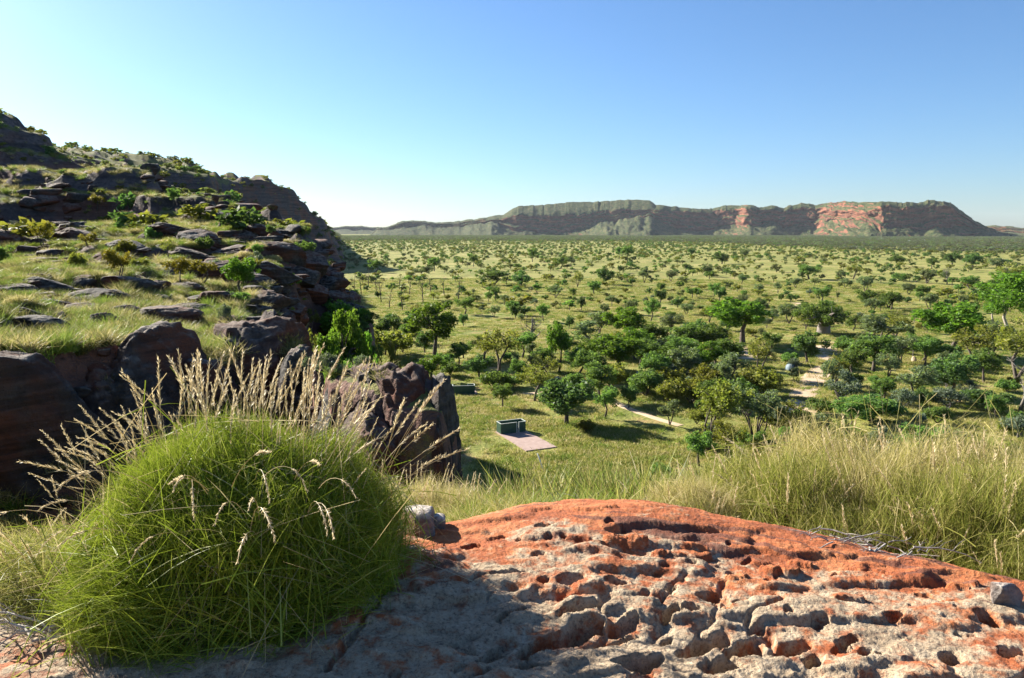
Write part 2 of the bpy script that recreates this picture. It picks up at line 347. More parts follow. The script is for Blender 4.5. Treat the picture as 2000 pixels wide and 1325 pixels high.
# ------------------------------------------------------------------ ground sheet: plain, hillside, spur under the camera
COLS = {
 -2600: [(0, -1.6), (5, -1.2), (12, -.5), (40, 6), (90, 22), (160, 38), (400, 45), (900, 40)],
 -900: [(0, -1.6), (2.4, -1.6), (4.2, -1.7), (7, -3.6), (12, -3.6), (13.4, -1.2), (20, -.4), (30, 1.5), (56, 3), (84, 4), (92, 13), (118, 16), (160, 38), (260, 42), (900, 40)],
 0: [(0, -1.6), (2.4, -1.62), (4.2, -1.9), (5.5, -2.6), (8, -4.9), (12.0, -5.0), (12.9, -3.0), (13.4, 690), (16, 664), (20, 628), (24, 602), (30, 565), (42, 522), (56, 492), (74, 466), (84, 452), (88, 400), (91, 366), (98, 362), (112, 347), (118, 340), (120, 326), (124, 296), (128, 258), (130, 238), (136, 233), (150, 232), (260, 236), (900, 300)],
 60: [(0, -1.6), (2.4, -1.62), (4.2, -1.9), (5.5, -2.6), (8, -4.9), (12.0, -5.0), (12.9, -3.0), (13.5, 688), (16, 664), (20, 628), (24, 602), (30, 562), (42, 520), (56, 488), (74, 462), (84, 450), (88, 400), (91, 366), (98, 360), (112, 347), (118, 340), (121, 326), (125, 300), (129, 262), (131, 255), (140, 252), (175, 256), (240, 275), (345, 290), (900, 330)],
 112: [(0, -1.6), (2.4, -1.62), (4.2, -1.9), (5.5, -2.6), (8, -4.9), (12.0, -5.0), (12.9, -3.1), (13.6, 685), (16, 664), (20, 630), (24, 602), (30, 560), (42, 516), (56, 484), (74, 458), (84, 446), (88, 400), (91, 366), (98, 358), (112, 347), (119, 340), (122, 328), (126, 306), (130, 280), (134, 276), (150, 277), (175, 300), (200, 316), (300, 322), (345, 295), (420, 297), (900, 340)],
 135: [(0, -1.6), (2.4, -1.62), (4.2, -1.9), (5.5, -2.6), (8, -4.9), (12.2, -5.0), (13, -3.1), (13.7, 684), (16, 666), (20, 632), (24, 602), (30, 558), (42, 514), (56, 482), (74, 456), (84, 444), (88, 400), (91, 364), (98, 357), (112, 347), (119, 341), (123, 330), (127, 320), (132, 312), (140, 312), (170, 322), (200, 332), (300, 326), (345, 297), (420, 299), (900, 350)],
 200: [(0, -1.6), (2.4, -1.62), (4.2, -1.95), (5.5, -2.7), (8, -4.9), (12.4, -5.1), (13.2, -3.3), (14, 676), (16.5, 660), (20, 636), (24, 606), (30, 556), (42, 508), (56, 474), (74, 449), (83, 438), (87, 395), (90, 356), (97, 351), (112, 345), (118, 338), (130, 332), (200, 336), (300, 330), (340, 303), (420, 304), (900, 360)],
 262: [(0, -1.6), (2.6, -1.6), (4.2, -1.95), (5.8, -2.9), (8.5, -5), (12.6, -5.2), (13.4, -3.4), (14.2, 674), (17, 655), (20, 636), (24, 606), (31, 556), (42, 505), (56, 466), (72, 438), (82, 422), (86, 385), (90, 352), (97, 348), (112, 341), (130, 338), (200, 345), (300, 345), (320, 330), (345, 312), (420, 315), (900, 370)],
 308: [(0, -1.6), (2.8, -1.58), (4.2, -1.95), (6, -3), (8.8, -5.1), (12.8, -5.3), (13.6, -3.6), (14.4, 684), (17, 662), (20, 640), (25, 603), (32, 556), (42, 508), (56, 462), (70, 430), (78, 412), (85, 385), (90, 352), (97, 348), (106, 343), (115, 360), (200, 370), (300, 370), (345, 322), (420, 325), (900, 380)],
 335: [(0, -1.6), (2.8, -1.58), (4.2, -1.95), (6, -3), (9, -5.1), (13, -5.4), (13.9, -3.8), (14.8, 700), (17, 672), (20, 645), (26, 602), (33, 556), (43, 505), (56, 460), (70, 424), (82, 402), (92, 388), (105, 386), (116, 402), (140, -6), (180, -14), (300, -10), (330, 370), (345, 326), (420, 330), (900, 380)],
 380: [(0, -1.6), (2.8, -1.58), (4.2, -1.95), (6, -3), (9, -5.2), (13, -5.6), (14.4, 740), (15.2, 702), (17.5, 675), (20, 650), (26, 608), (33, 562), (43, 510), (56, 462), (72, 420), (95, 386), (110, 384), (124, 402), (150, -12), (290, -16), (325, 390), (345, 333), (420, 335), (560, 352), (900, 380)],
 424: [(0, -1.6), (2.8, -1.58), (4.2, -1.95), (6, -3), (9, -5.2), (13, -5.6), (14.6, 740), (15.4, 695), (18, 670), (21, 645), (27, 604), (34, 568), (43, 512), (54, 468), (70, 428), (95, 398), (110, 397), (122, 422), (145, -16), (290, -20), (325, 400), (345, 344), (400, 346), (430, 385), (560, 390), (590, 356), (700, 358), (900, 380)],
 470: [(0, -1.6), (2.8, -1.58), (4.2, -1.95), (6, -3), (9, -5.3), (13.4, -5.6), (14.8, 730), (15.6, 672), (18, 655), (20, 650), (23, 640), (27, 608), (31, 585), (35, 560), (40, 520), (52, 470), (66, 436), (92, 412), (105, 411), (116, 430), (138, -18), (500, -22), (560, 420), (595, 360), (700, 362), (900, 385)],
 530: [(0, -1.6), (2.8, -1.58), (4.2, -1.95), (6, -3), (9, -5.4), (14, -5.7), (15, 730), (15.8, 648), (17.6, 642), (19, -6.0), (24, -6.6), (26.5, 650), (28, 608), (33, 575), (36, 540), (39, 515), (44, 490), (60, 455), (80, 432), (90, 442), (106, -16), (130, -24), (560, -24), (595, 366), (700, 368), (900, 400)],
 580: [(0, -1.6), (2.8, -1.58), (4.2, -1.95), (6, -3), (9, -5.4), (13, -5.6), (13.8, 755), (14.6, 705), (16.5, 700), (19, -6.4), (25, -7.6), (31, -7.8), (34.5, 620), (37, 560), (40, 520), (46, 488), (58, 465), (70, 453), (78, 465), (95, -22), (120, -25), (570, -25), (600, 397), (700, 400), (900, 420)],
 606: [(0, -1.6), (2.8, -1.58), (4.2, -1.95), (6, -3), (9, -5.2), (12, -5.2), (12.8, 768), (13.6, 735), (16, -5.0), (20, -5.2), (28, -5.8), (34, -6.6), (37.5, 620), (39.5, 560), (44, 510), (54, 480), (62, 470), (68, 485), (84, -23), (110, -26), (575, -26), (608, 428), (700, 432), (900, 440)],
 640: [(0, -1.6), (2.8, -1.58), (4.2, -1.95), (6, -3), (9, -4.7), (10.8, -4.8), (11.5, 785), (12.5, 748), (15, -5.2), (20, -5.3), (30, -6.8), (37, -8.2), (40.5, 610), (43, 560), (48, 525), (52, 515), (56, 530), (70, -24), (100, -26.5), (585, -26.5), (620, 446), (700, 449), (900, 452)],
 668: [(0, -1.6), (2.8, -1.58), (4.2, -1.9), (6, -2.9), (9, -4.5), (10.6, -4.6), (11.2, 782), (12, 740), (14.5, -5.2), (20, -5.5), (30, -7.8), (35, -9.5), (38.5, 625), (42, 568), (46, 552), (49, 568), (62, -24), (90, -26.5), (900, -26.5)],
 700: [(0, -1.6), (2.8, -1.58), (4.2, -1.85), (6, -2.8), (8, -4.0), (10.2, -4.4), (10.8, 778), (11.6, 737), (13, 730), (16, -5.8), (22, -6.6), (32, -9.5), (35.5, -10.5), (37.5, 640), (39.5, 594), (42, 608), (54, -23), (80, -26.5), (900, -26.5)],
 722: [(0, -1.6), (2.8, -1.58), (4.2, -1.85), (6, -2.8), (8, -3.9), (10, -4.3), (10.6, 780), (11.4, 742), (13, 736), (16, -6.6), (22, -8), (30, -11.5), (34, -12), (36, 680), (38, 645), (40, 660), (50, -23), (75, -26.5), (900, -26.5)],
 760: [(0, -1.6), (2.8, -1.58), (4.2, -1.85), (6, -2.8), (8, -3.8), (9.6, -4.2), (10.2, 795), (11, 754), (12.5, 750), (16, -7.5), (24, -11.5), (36, -18), (48, -24), (62, -26.5), (900, -26.5)],
 818: [(0, -1.6), (2.8, -1.58), (4.2, -1.8), (6, -2.7), (8, -3.6), (9.4, -4.1), (10, 810), (10.8, 742), (12, 742), (15, -8.5), (24, -15), (40, -22), (58, -26.5), (900, -26.5)],
 858: [(0, -1.6), (2.8, -1.58), (4.2, -1.75), (6, -2.7), (8, -3.5), (9.4, -4.1), (10, 820), (10.8, 775), (11.8, 780), (14, -8.5), (24, -14.5), (40, -22), (58, -26.5), (900, -26.5)],
 884: [(0, -1.6), (3, -1.55), (4.3, -1.75), (6, -2.7), (8, -3.5), (9.6, -4.4), (10.4, 850), (11.2, 840), (13, -7.5), (24, -14), (40, -21), (58, -26.5), (900, -26.5)],
 915: [(0, -1.6), (3, -1.55), (4.4, -1.75), (6, -2.75), (9, -4.2), (11, -5.3), (15, -7.5), (24, -13), (40, -20), (58, -26.2), (70, -26.5), (900, -26.5)],
 1000: [(0, -1.6), (3, -1.55), (4.5, -1.75), (6, -2.75), (10, -4.9), (20, -9.6), (40, -18.6), (58, -26.2), (70, -26.5), (900, -26.5)],
 1300: [(0, -1.6), (3, -1.55), (4.4, -1.75), (6, -2.7), (10, -4.8), (20, -9), (40, -17.8), (58, -26.2), (70, -26.5), (900, -26.5)],
 1400: [(0, -1.6), (3, -1.55), (4.3, -1.8), (6, -2.6), (10, -4.05), (14, -5.3), (20, -8.2), (40, -17.4), (58, -26.2), (70, -26.5), (900, -26.5)],
 1700: [(0, -1.55), (2.8, -1.55), (3.9, -1.8), (5, -2.1), (6.2, -2.6), (9, -3.9), (13, -6), (20, -9.0), (40, -18.5), (58, -26.2), (70, -26.5), (900, -26.5)],
 2100: [(0, -1.55), (2.6, -1.55), (3.6, -1.8), (5, -2.1), (6.2, -2.6), (9, -3.9), (13, -6), (20, -9.0), (40, -18.5), (58, -26.2), (70, -26.5), (900, -26.5)],
 4000: [(0, -1.55), (3, -1.7), (5, -2.1), (9, -3.5), (20, -8), (40, -17), (62, -26.2), (75, -26.5), (900, -26.5)],
}
ckeys = sorted(COLS)
caz = [px_az(k) for k in ckeys]
# round the back: the spur goes on behind the camera
BACK = [(0, -1.6), (4, -1.4), (10, -1.0), (30, 3), (90, 14), (200, 24), (900, 24)]
rr_ref = np.concatenate([np.linspace(.3, 8, 60, endpoint=False), np.geomspace(8, 130, 300, endpoint=False),
                         np.geomspace(130, 900, 130, endpoint=False), np.geomspace(900, 9000, 44)])
azs = np.radians(np.concatenate([np.linspace(-180, -62, 40, endpoint=False), np.linspace(-62, -38, 50, endpoint=False),
                                 np.linspace(-38, -4, 420, endpoint=False), np.linspace(-4, 38, 170, endpoint=False),
                                 np.linspace(38, 180, 60, endpoint=False)]))
def col_profile(k):
    a = px_az(k); r = []; z = []
    for rr, y in COLS[k]:
        r.append(rr); z.append(rr * float(row_tan(y, a)) if y > 0 and abs(k) <= 2000 and y > 100 else float(y))
    return np.interp(rr_ref, r, z)
prof = [col_profile(k) for k in ckeys]
pback = np.interp(rr_ref, [p[0] for p in BACK], [p[1] for p in BACK])
A_all = [-math.pi, math.radians(-110)] + caz + [math.radians(110), math.pi]
P_all = np.stack([pback, pback * .5 + prof[0] * .5] + prof + [pback * .4 + prof[-1] * .6, pback])
Zb = np.empty((len(rr_ref), len(azs)))
AZW = azs[None, :] + 0.010 * fbm(np.log(rr_ref)[:, None] * 6 + 0 * azs[None, :], azs[None, :] * 20, 3, 11)
for i in range(len(rr_ref)):
    Zb[i] = np.interp(AZW[i] if rr_ref[i] > 9 else azs, A_all, P_all[:, i])
R2 = rr_ref[:, None] + 0 * azs[None, :]; A2 = azs[None, :] + 0 * rr_ref[:, None]
GX = R2 * np.sin(A2); GY = R2 * np.cos(A2)
hill = ss(-26.2, -23.5, Zb) * ss(7, 12, R2)
rocky_zone = hill * ss(math.radians(6), math.radians(-3), A2)
Z = Zb.copy()
for lam, amp in ((.7, .10), (1.5, .10), (3.2, .10), (7, .09), (15, .085), (34, .08), (75, .06)):
    n = perlin(GX / lam, GY / lam, int(lam * 10))
    n = 1 - 2 * np.abs(n) if lam > 1 else n
    w = ss(.33, .12, lam / R2) * ss(.004, .016, lam / R2) * rocky_zone
    Z += n * amp * lam * w * (.75 + .55 * ss(px_az(330), px_az(540), A2))
# sandstone beds: soft terraces
for h, r0, r1, k in ((.8, 12, 75, .55), (3.4, 60, 240, .55), (11, 230, 900, .5)):
    q = (Z + .35 * h * fbm(GX / (h * 7), GY / (h * 7), 3, 5)) / h
    f = q - np.floor(q)
    st = (np.floor(q) + ss(.55, 1.0, f)) * h - (q * h - Z)
    w = rocky_zone * k * ss(r0 * .8, r0, R2) * ss(r1 * 1.2, r1, R2)
    Z = Z * (1 - w) + st * w
# slope under the camera and the plain: gentle unevenness
slope_zone = hill * (1 - rocky_zone)
Z += slope_zone * .35 * fbm(GX / 6, GY / 6, 3, 21) * ss(6, 14, R2)
Z += (1 - hill) * ss(12, 70, R2) * (.35 * ss(90, 200, R2) * fbm(GX / 40, GY / 40, 2, 31) + 0.06 * fbm(GX / 9, GY / 9, 2, 33))
Z += ss(7, 12, R2) * 0 + (1 - ss(7, 12, R2)) * .05 * fbm(GX / .8, GY / .8, 3, 41)
Z -= .35 * ss(-.25, .15, np.interp(GX, [-6, -3.2, -2.2, -1.2, -.5, 0.0, .3, .9, 1.6, 2.3, 3.0, 4.0, 6.0], [1.4, 2.5, 3.0, 3.6, 3.75, 4.05, 4.15, 4.05, 3.68, 3.25, 2.8, 2.1, .6]) - GY - .35) * (GY > -.5)
Z += CAMZ
# rockiness from the real slope
dr = np.gradient(Z, axis=0) / np.gradient(R2, axis=0)
da = np.gradient(Z, axis=1) / (np.gradient(A2, axis=1) * R2)
SLOPE = np.hypot(dr, da)
ROCK = np.clip(ss(.36, .85, SLOPE + .25 * fbm(GX / np.maximum(1.5, R2 * .05), GY / np.maximum(1.5, R2 * .05), 3, 51)) * np.maximum(rocky_zone, .15 * hill) + .55 * rocky_zone * ss(px_az(330), px_az(560), A2) * ss(-.1, .25, fbm(GX / np.maximum(1.2, R2 * .06), GY / np.maximum(1.2, R2 * .06), 3, 53)), 0, 1)

def GZ(x, y):
    x = np.asarray(x, float); y = np.asarray(y, float)
    r = np.clip(np.hypot(x, y), rr_ref[0], rr_ref[-1] * .999); a = np.arctan2(x, y)
    i = np.clip(np.searchsorted(rr_ref, r) - 1, 0, len(rr_ref) - 2); j = np.clip(np.searchsorted(azs, a) - 1, 0, len(azs) - 2)
    fr = (r - rr_ref[i]) / (rr_ref[i + 1] - rr_ref[i]); fa = np.clip((a - azs[j]) / (azs[j + 1] - azs[j]), 0, 1)
    return (Z[i, j] * (1 - fr) + Z[i + 1, j] * fr) * (1 - fa) + (Z[i, j + 1] * (1 - fr) + Z[i + 1, j + 1] * fr) * fa
def GROCK(x, y):
    r = np.hypot(x, y); a = np.arctan2(x, y)
    i = np.clip(np.searchsorted(rr_ref, r), 0, len(rr_ref) - 1); j = np.clip(np.searchsorted(azs, a), 0, len(azs) - 1)
    return ROCK[i, j]
_tt = np.concatenate([np.linspace(2, 60, 1500), np.geomspace(60, 9000, 3000)])
def on_ground(px, py, tmin=2.0):
    d = ray(px, py); t = _tt[_tt >= tmin]
    x, y, z = d.x * t, d.y * t, CAMZ + d.z * t
    hit = np.nonzero(z <= GZ(x, y))[0]
    k = hit[0] if len(hit) else len(t) - 1
    return float(x[k]), float(y[k]), float(GZ(x[k], y[k]))

m, nt, out = new_mat('ground_earth')
geo = nd(nt, 'ShaderNodeNewGeometry'); W = geo.outputs['Position']
rk = attr(nt, 'rocky')
g_big = noise(nt, W, .022, 4, .6); g_mid = noise(nt, W, .22, 4, .65); g_fine = noise(nt, W, 2.2, 5, .7)
gr = ramp(nt, mth(nt, 'ADD', mth(nt, 'MULTIPLY', g_big, .55), mth(nt, 'MULTIPLY', g_mid, .45)),
          [(.36, (.10, .13, .026)), (.45, (.19, .21, .045)), (.54, (.30, .29, .08)), (.62, (.39, .34, .13)), (.72, (.36, .24, .13))])
gr = mix(nt, ramp(nt, g_fine, [(.35, .55), (.6, 0.0)]), gr, (.085, .10, .03))
gr = mix(nt, ramp(nt, mth(nt, 'ADD', g_mid, mth(nt, 'MULTIPLY', g_fine, .3)), [(.69, 0.0), (.80, .65)]), gr, (.33, .19, .10))
rb = noise(nt, W, .09, 4, .6); rf = noise(nt, W, 1.6, 6, .65)
lay = noise(nt, mapping(nt, W, (.05, .05, 1.1)), 1.0, 5, .6)
ro = ramp(nt, rf, [(.3, (.045, .037, .035)), (.65, (.15, .12, .11))])
ro = mix(nt, ramp(nt, rb, [(.48, 0.0), (.6, .7)]), ro, (.20, .085, .05))
ro = mix(nt, ramp(nt, lay, [(.4, .6), (.55, 0.0)]), ro, (.035, .028, .026))
hz = attr(nt, 'hillside')
hg = ramp(nt, mth(nt, 'ADD', mth(nt, 'MULTIPLY', g_mid, .5), mth(nt, 'MULTIPLY', rf, .5)), [(.36, (.045, .05, .022)), (.48, (.10, .105, .036)), (.58, (.17, .15, .06)), (.68, (.21, .14, .085))])
gr = mix(nt, hz, gr, hg)
rkn = ramp(nt, mth(nt, 'ADD', rk, mth(nt, 'MULTIPLY', mth(nt, 'SUBTRACT', rf, .5), .9)), [(.38, 0.0), (.55, 1.0)])
col = mix(nt, rkn, gr, ro)
h = mth(nt, 'ADD', mth(nt, 'MULTIPLY', rf, 1.0), mth(nt, 'MULTIPLY', lay, 1.0))
bsdf(nt, out, col, .95, bump(nt, h, .35), .15)
M['ground'] = m
fcs = grid_faces(len(rr_ref), len(azs), True)[:, ::-1]
ground_me = mesh_np('ground', np.stack([GX.ravel(), GY.ravel(), Z.ravel()], 1), [fcs], True, [M['ground']], {'rocky': ROCK.ravel(), 'hillside': (rocky_zone * .85).ravel()})
tag(link('ground', ground_me), kind='structure')

# ------------------------------------------------------------------ mesas at the far side of the plain
m, nt, out = new_mat('mesa_sandstone')
geo = nd(nt, 'ShaderNodeNewGeometry'); W = geo.outputs['Position']
sx = nd(nt, 'ShaderNodeSeparateXYZ'); nt.links.new(geo.outputs['Normal'], sx.inputs[0])
lay = noise(nt, mapping(nt, W, (.006, .006, .06)), 1.0, 5, .65); vert = noise(nt, W, .022, 5, .65)
spk = noise(nt, W, .05, 5, .75)
cl = ramp(nt, mth(nt, 'ADD', mth(nt, 'MULTIPLY', lay, .6), mth(nt, 'MULTIPLY', vert, .4)), [(.35, (.055, .034, .028)), (.5, (.18, .075, .048)), (.66, (.34, .145, .085))])
vg = ramp(nt, spk, [(.36, (.018, .03, .012)), (.5, (.052, .068, .024)), (.66, (.14, .10, .055))])
fl = ramp(nt, mth(nt, 'ADD', sx.outputs[2], mth(nt, 'MULTIPLY', mth(nt, 'SUBTRACT', lay, .5), .5)), [(.36, 0.0), (.58, 1.0)])
bsdf(nt, out, mix(nt, fl, cl, vg), .95, bump(nt, mth(nt, 'ADD', lay, spk), 9.0), .1)
M['mesa'] = m

def mesa(name, pts, ncol, seed, depth=900.0, flute=1.0):
    """pts: (px, skyline row, distance of the cliff, talus share of the height, talus length, cliff top share)"""
    P = np.array([p if len(p) > 5 else (*p, .86) for p in pts], float)
    ct = np.interp(np.linspace(px_az(P[0, 0]), px_az(P[-1, 0]), ncol), [px_az(p) for p in P[:, 0]], P[:, 5])
    az = np.linspace(px_az(P[0, 0]), px_az(P[-1, 0]), ncol); pa = np.array([px_az(p) for p in P[:, 0]])
    top = np.interp(az, pa, P[:, 1]); rf = np.interp(az, pa, P[:, 2]); ts = np.interp(az, pa, P[:, 3]); tl = np.interp(az, pa, P[:, 4])
    s = az * 4000
    rf = rf + flute * (70 * fbm(s / 330, s * 0, 3, seed) + 26 * fbm(s / 90, s * 0, 3, seed + 1))
    rt = rf + 60 + 560 * (1 - ct)
    zt = CAMZ + rt * row_tan(top, az)
    zt = np.maximum(zt, 4) + flute * (8.0 * fbm(s / 60, s * 0, 4, seed + 4) + 3.5 * np.floor(2.5 * fbm(s / 90, s * 0, 2, seed + 14)))
    tl = tl * (1 + .5 * fbm(s / 160, s * 0, 3, seed + 5)); ts = np.clip(ts + .20 * fbm(s / 120, s * 0, 3, seed + 6), .1, .9)
    def rfq(q): return np.interp(az + .011 * fbm(s / 140 + q * .9, s * 0 + q * 1.9, 4, seed + 30, .6), az, rf)
    rows = []
    for q in np.linspace(0, 1, 34):       # talus
        zz = zt * ts * (q ** 1.35)
        n = fbm(s / 55, s * 0 + q * 4, 4, seed + 7, .6)
        bench = .05 * np.sin(q * 14 + 2 * fbm(s / 200, s * 0, 2, seed + 8))
        rows.append((rfq(.6 * q) - tl * (1 - q) + 30 * n, np.maximum(zz * (1 + bench), -1) + 14 * n * q ** .5 + zt * .16 * ss(0, .25, q) * fbm(s / 110 + .6 * q, s * 0 + q * 2.2, 4, seed + 16, .6)))
    for q in np.linspace(.04, 1, 26):     # cliff: vertical beds with ledges
        led = np.floor(q * 4 + 1.2 * fbm(s / 130, s * 0, 3, seed + 9)) / 4
        n = fbm(s / 60, s * 0 + q * 3.2, 4, seed + 10, .6)
        rows.append((rfq(.6 + q) + 30 * led + 10 * q + 26 * n, zt * (ts + (ct - ts) * q) + 0 * s))
    for q in np.linspace(.1, 1, 10):
        n = fbm(s / 30, s * 0 + q * 4, 3, seed + 12)
        rows.append((rfq(1.6 + .3 * q) + 34 + (rt - rf - 34) * q, zt * (ct + (1 - ct) * q ** .8) + (7.0 * n + 6 * fbm(s / 120 + q, s * 0 + q * 2, 3, seed + 15)) * (1 - q * .6)))
    for q in np.linspace(.12, 1, 8):
        n = fbm(s / 60, s * 0 + q * 4, 3, seed + 13)
        rows.append((rt + depth * q, zt * (1 - .05 * q) + 2.5 * n))
    for q in np.linspace(.25, 1, 4):
        rows.append((rt + depth + 400 * q, zt * .95 * (1 - q) - 1))
    Rr = np.stack([r for r, _ in rows]); Zr = np.stack([z for _, z in rows])
    taper = np.minimum(1, np.minimum(np.arange(ncol), np.arange(ncol)[::-1]) / (ncol * .02))
    Zr = Zr * taper - 1.0
    v = np.stack([(Rr * np.sin(az)).ravel(), (Rr * np.cos(az)).ravel(), Zr.ravel()], 1)
    o = link(name, mesh_np(name, v, [grid_faces(len(rows), ncol)], True, [M['mesa']]))
    return tag(o, kind='structure')
mesa('mesa', [(560, 446, 6800, .5, 500), (660, 443, 6800, .5, 500), (710, 441, 6800, .5, 500), (742, 445, 6800, .5, 500), (800, 447, 6900, .5, 500), (900, 452, 7000, .5, 400)], 220, 3)
mesa('mesa', [(725, 450, 5400, .6, 500), (760, 441, 5300, .6, 500), (790, 432, 5250, .6, 500), (820, 430, 5250, .6, 500), (850, 434, 5250, .6, 500), (900, 431, 5200, .6, 600), (935, 425, 5100, .6, 700), (960, 422, 5000, .6, 800, .8), (985, 418, 4950, .4, 500, .75),
              (1000, 409, 4900, .25, 300, .7), (1012, 403, 4880, .16, 200, .66), (1060, 399, 4860, .12, 150, .62), (1120, 394, 4850, .12, 150, .58), (1150, 394, 4850, .22, 400, .62), (1172, 394, 4850, .42, 800, .66), (1182, 391, 4850, .48, 950, .68), (1230, 390, 4830, .5, 1000, .7), (1264, 391, 4800, .48, 1000, .72), (1276, 400, 4780, .42, 900, .8),
              (1320, 404, 4830, .25, 300, .85), (1380, 408, 4860, .2, 200), (1400, 416, 4870, .2, 160), (1430, 440, 4880, .3, 200), (1450, 456, 4890, .5, 300)], 760, 20)
mesa('mesa', [(1340, 430, 4900, .3, 200), (1375, 410, 4880, .25, 200), (1392, 407, 4860, .25, 220), (1412, 401, 4840, .3, 260), (1432, 400, 4800, .36, 320), (1440, 400, 4720, .4, 380), (1450, 399, 4580, .4, 400), (1464, 400, 4560, .4, 380), (1480, 404, 4580, .38, 360), (1500, 401, 4600, .36, 340), (1522, 404, 4620, .32, 300), (1555, 395, 4640, .28, 220),
              (1585, 399, 4650, .3, 240), (1600, 397, 4560, .38, 320), (1620, 394, 4360, .44, 360), (1640, 391, 4170, .46, 360), (1666, 395, 3990, .46, 360), (1695, 393, 3820, .42, 320), (1715, 394, 3730, .32, 230), (1735, 394, 3740, .24, 160), (1760, 394, 3760, .2, 140), (1790, 396, 3790, .22, 180), (1800, 391, 3800, .26, 240), (1815, 389, 3820, .28, 260), (1830, 393, 3840, .27, 220),
              (1850, 400, 3880, .3, 200), (1870, 413, 3930, .35, 180), (1890, 428, 3990, .45, 160), (1912, 440, 4060, .75, 250), (1945, 452, 4150, .8, 250), (1990, 461, 4250, .8, 200)], 900, 41)
mesa('mesa', [(1850, 450, 6000, .4, 400), (1905, 441, 5900, .4, 400), (1930, 440, 5800, .4, 400), (1960, 442, 5700, .4, 400), (2000, 445, 5600, .4, 400), (2300, 442, 5400, .4, 400), (2600, 450, 5300, .4, 400)], 260, 62)

# ------------------------------------------------------------------ the pitted red rock in front
def seg_dist(x, y, ax, ay, bx, by):
    t = np.clip(((x - ax) * (bx - ax) + (y - ay) * (by - ay)) / ((bx - ax) ** 2 + (by - ay) ** 2), 0, 1)
    return np.hypot(x - ax - t * (bx - ax), y - ay - t * (by - ay))
EDGE_X = [-6, -3.2, -2.2, -1.2, -.5, 0.0, .3, .9, 1.6, 2.3, 3.0, 4.0, 6.0]
EDGE_Y = [1.4, 2.5, 3.0, 3.6, 3.75, 4.05, 4.15, 4.05, 3.68, 3.25, 2.8, 2.1, .6]
def rock_plane(x, y):
    return CAMZ - 1.47 - .004 * (y - 2.6) ** 2 - .006 * x * x + .05 * fbm(x / 1.3, y / 1.3, 2, 71)
def on_rock(px, py):
    d = ray(px, py); t = -1.48 / d.z
    return d.x * t, d.y * t
PITS = []; PLATES = []
for a0, b0, a1, b1, wd, dp in [(1030, 1282, 1164, 1227, .050, .085), (1097, 1214, 1158, 1196, .036, .05), (1146, 1269, 1231, 1245, .022, .03), (1196, 1235, 1240, 1221, .036, .05), (1213, 1312, 1292, 1288, .04, .06), (1342, 1284, 1410, 1243, .055, .09),
        (1427, 1284, 1478, 1255, .045, .075), (1512, 1275, 1567, 1255, .035, .055), (1577, 1302, 1599, 1280, .032, .05), (1296, 1210, 1331, 1194, .034, .05), (1347, 1204, 1362, 1196, .03, .04), (1358, 1164, 1398, 1158, .034, .05), (1634, 1172, 1686, 1175, .022, .03),
        (1793, 1153, 1831, 1163, .022, .035), (1925, 1202, 1941, 1216, .04, .05), (1850, 1302, 1868, 1280, .04, .055), (1730, 1209, 1758, 1201, .026, .04), (1380, 1318, 1440, 1300, .04, .06), (1640, 1260, 1668, 1246, .022, .03), (1700, 1290, 1726, 1280, .022, .03), (1960, 1290, 1985, 1270, .03, .045), (1290, 1262, 1316, 1250, .016, .025), (930, 1300, 980, 1278, .03, .04), (985, 1216, 1020, 1196, .02, .03)]:
    (x0, y0), (x1, y1) = on_rock(a0, b0), on_rock(a1, b1)
    PITS.append(((x0 + x1) / 2, (y0 + y1) / 2, max(.66 * math.hypot(x1 - x0, y1 - y0), wd * 1.1), wd * 1.0, math.atan2(y1 - y0, x1 - x0), dp * 1.25))
_r = np.random.default_rng(97)
for px, py, sz in [(1205, 1152, .045), (1190, 1036, .030), (1215, 1047, .022), (1100, 1066, .022), (1010, 1064, .020), (1310, 1150, .030), (1330, 1128, .028), (1280, 1120, .024), (1352, 1100, .03), (1300, 1106, .02), (1250, 1178, .022), (1410, 1190, .03), (1450, 1176, .026), (1540, 1200, .022), (1600, 1214, .03), (1480, 1230, .03), (1560, 1150, .03), (1060, 1150, .02), (1180, 1010, .02), (1500, 1130, .02)]:
    x0, y0 = on_rock(px, py); PITS.append((x0, y0, sz * _r.uniform(1.0, 1.6), sz * .8, _r.uniform(.3, 1.2), sz * 1.15))
for _ in range(420):
    yy = _r.uniform(.7, 3.9); xx = _r.uniform(-.5, 3.6)
    ee = float(np.interp(xx, [-6, -3.2, -2.2, -1.2, -.5, 0.0, .3, .9, 1.6, 2.3, 3.0, 4.0, 6.0], [1.4, 2.5, 3.0, 3.6, 3.75, 4.05, 4.15, 4.05, 3.68, 3.25, 2.8, 2.1, .6])) - yy
    if ee < .5 or _r.random() > .25 + .45 * ee / 2: continue
    sz = .012 + .028 * _r.random() ** 2.2; PITS.append((xx, yy, sz * _r.uniform(1.1, 2.4), sz * .85, _r.normal(.8, .35), sz * _r.uniform(.5, 1.3)))
for px, py, w_, l_, ang, hh in [(1225, 1068, .11, .045, .05, .024), (1345, 1078, .11, .05, -.1, .02), (1520, 1108, .10, .05, .1, .028), (1560, 1092, .06, .03, 0, .016), (1290, 1086, .05, .03, .3, .016), (1440, 1118, .06, .035, .2, .018), (1650, 1160, .08, .035, -.2, .018), (1480, 1090, .06, .03, .1, .014), (1750, 1110, .16, .04, -.35, .016), (1840, 1130, .14, .035, -.35, .018), (1610, 1070, .14, .03, -.3, .012), (1160, 1000, .12, .03, 0, .012)]:
    x0, y0 = on_rock(px, py); PLATES.append((x0, y0, w_, l_, ang, hh))
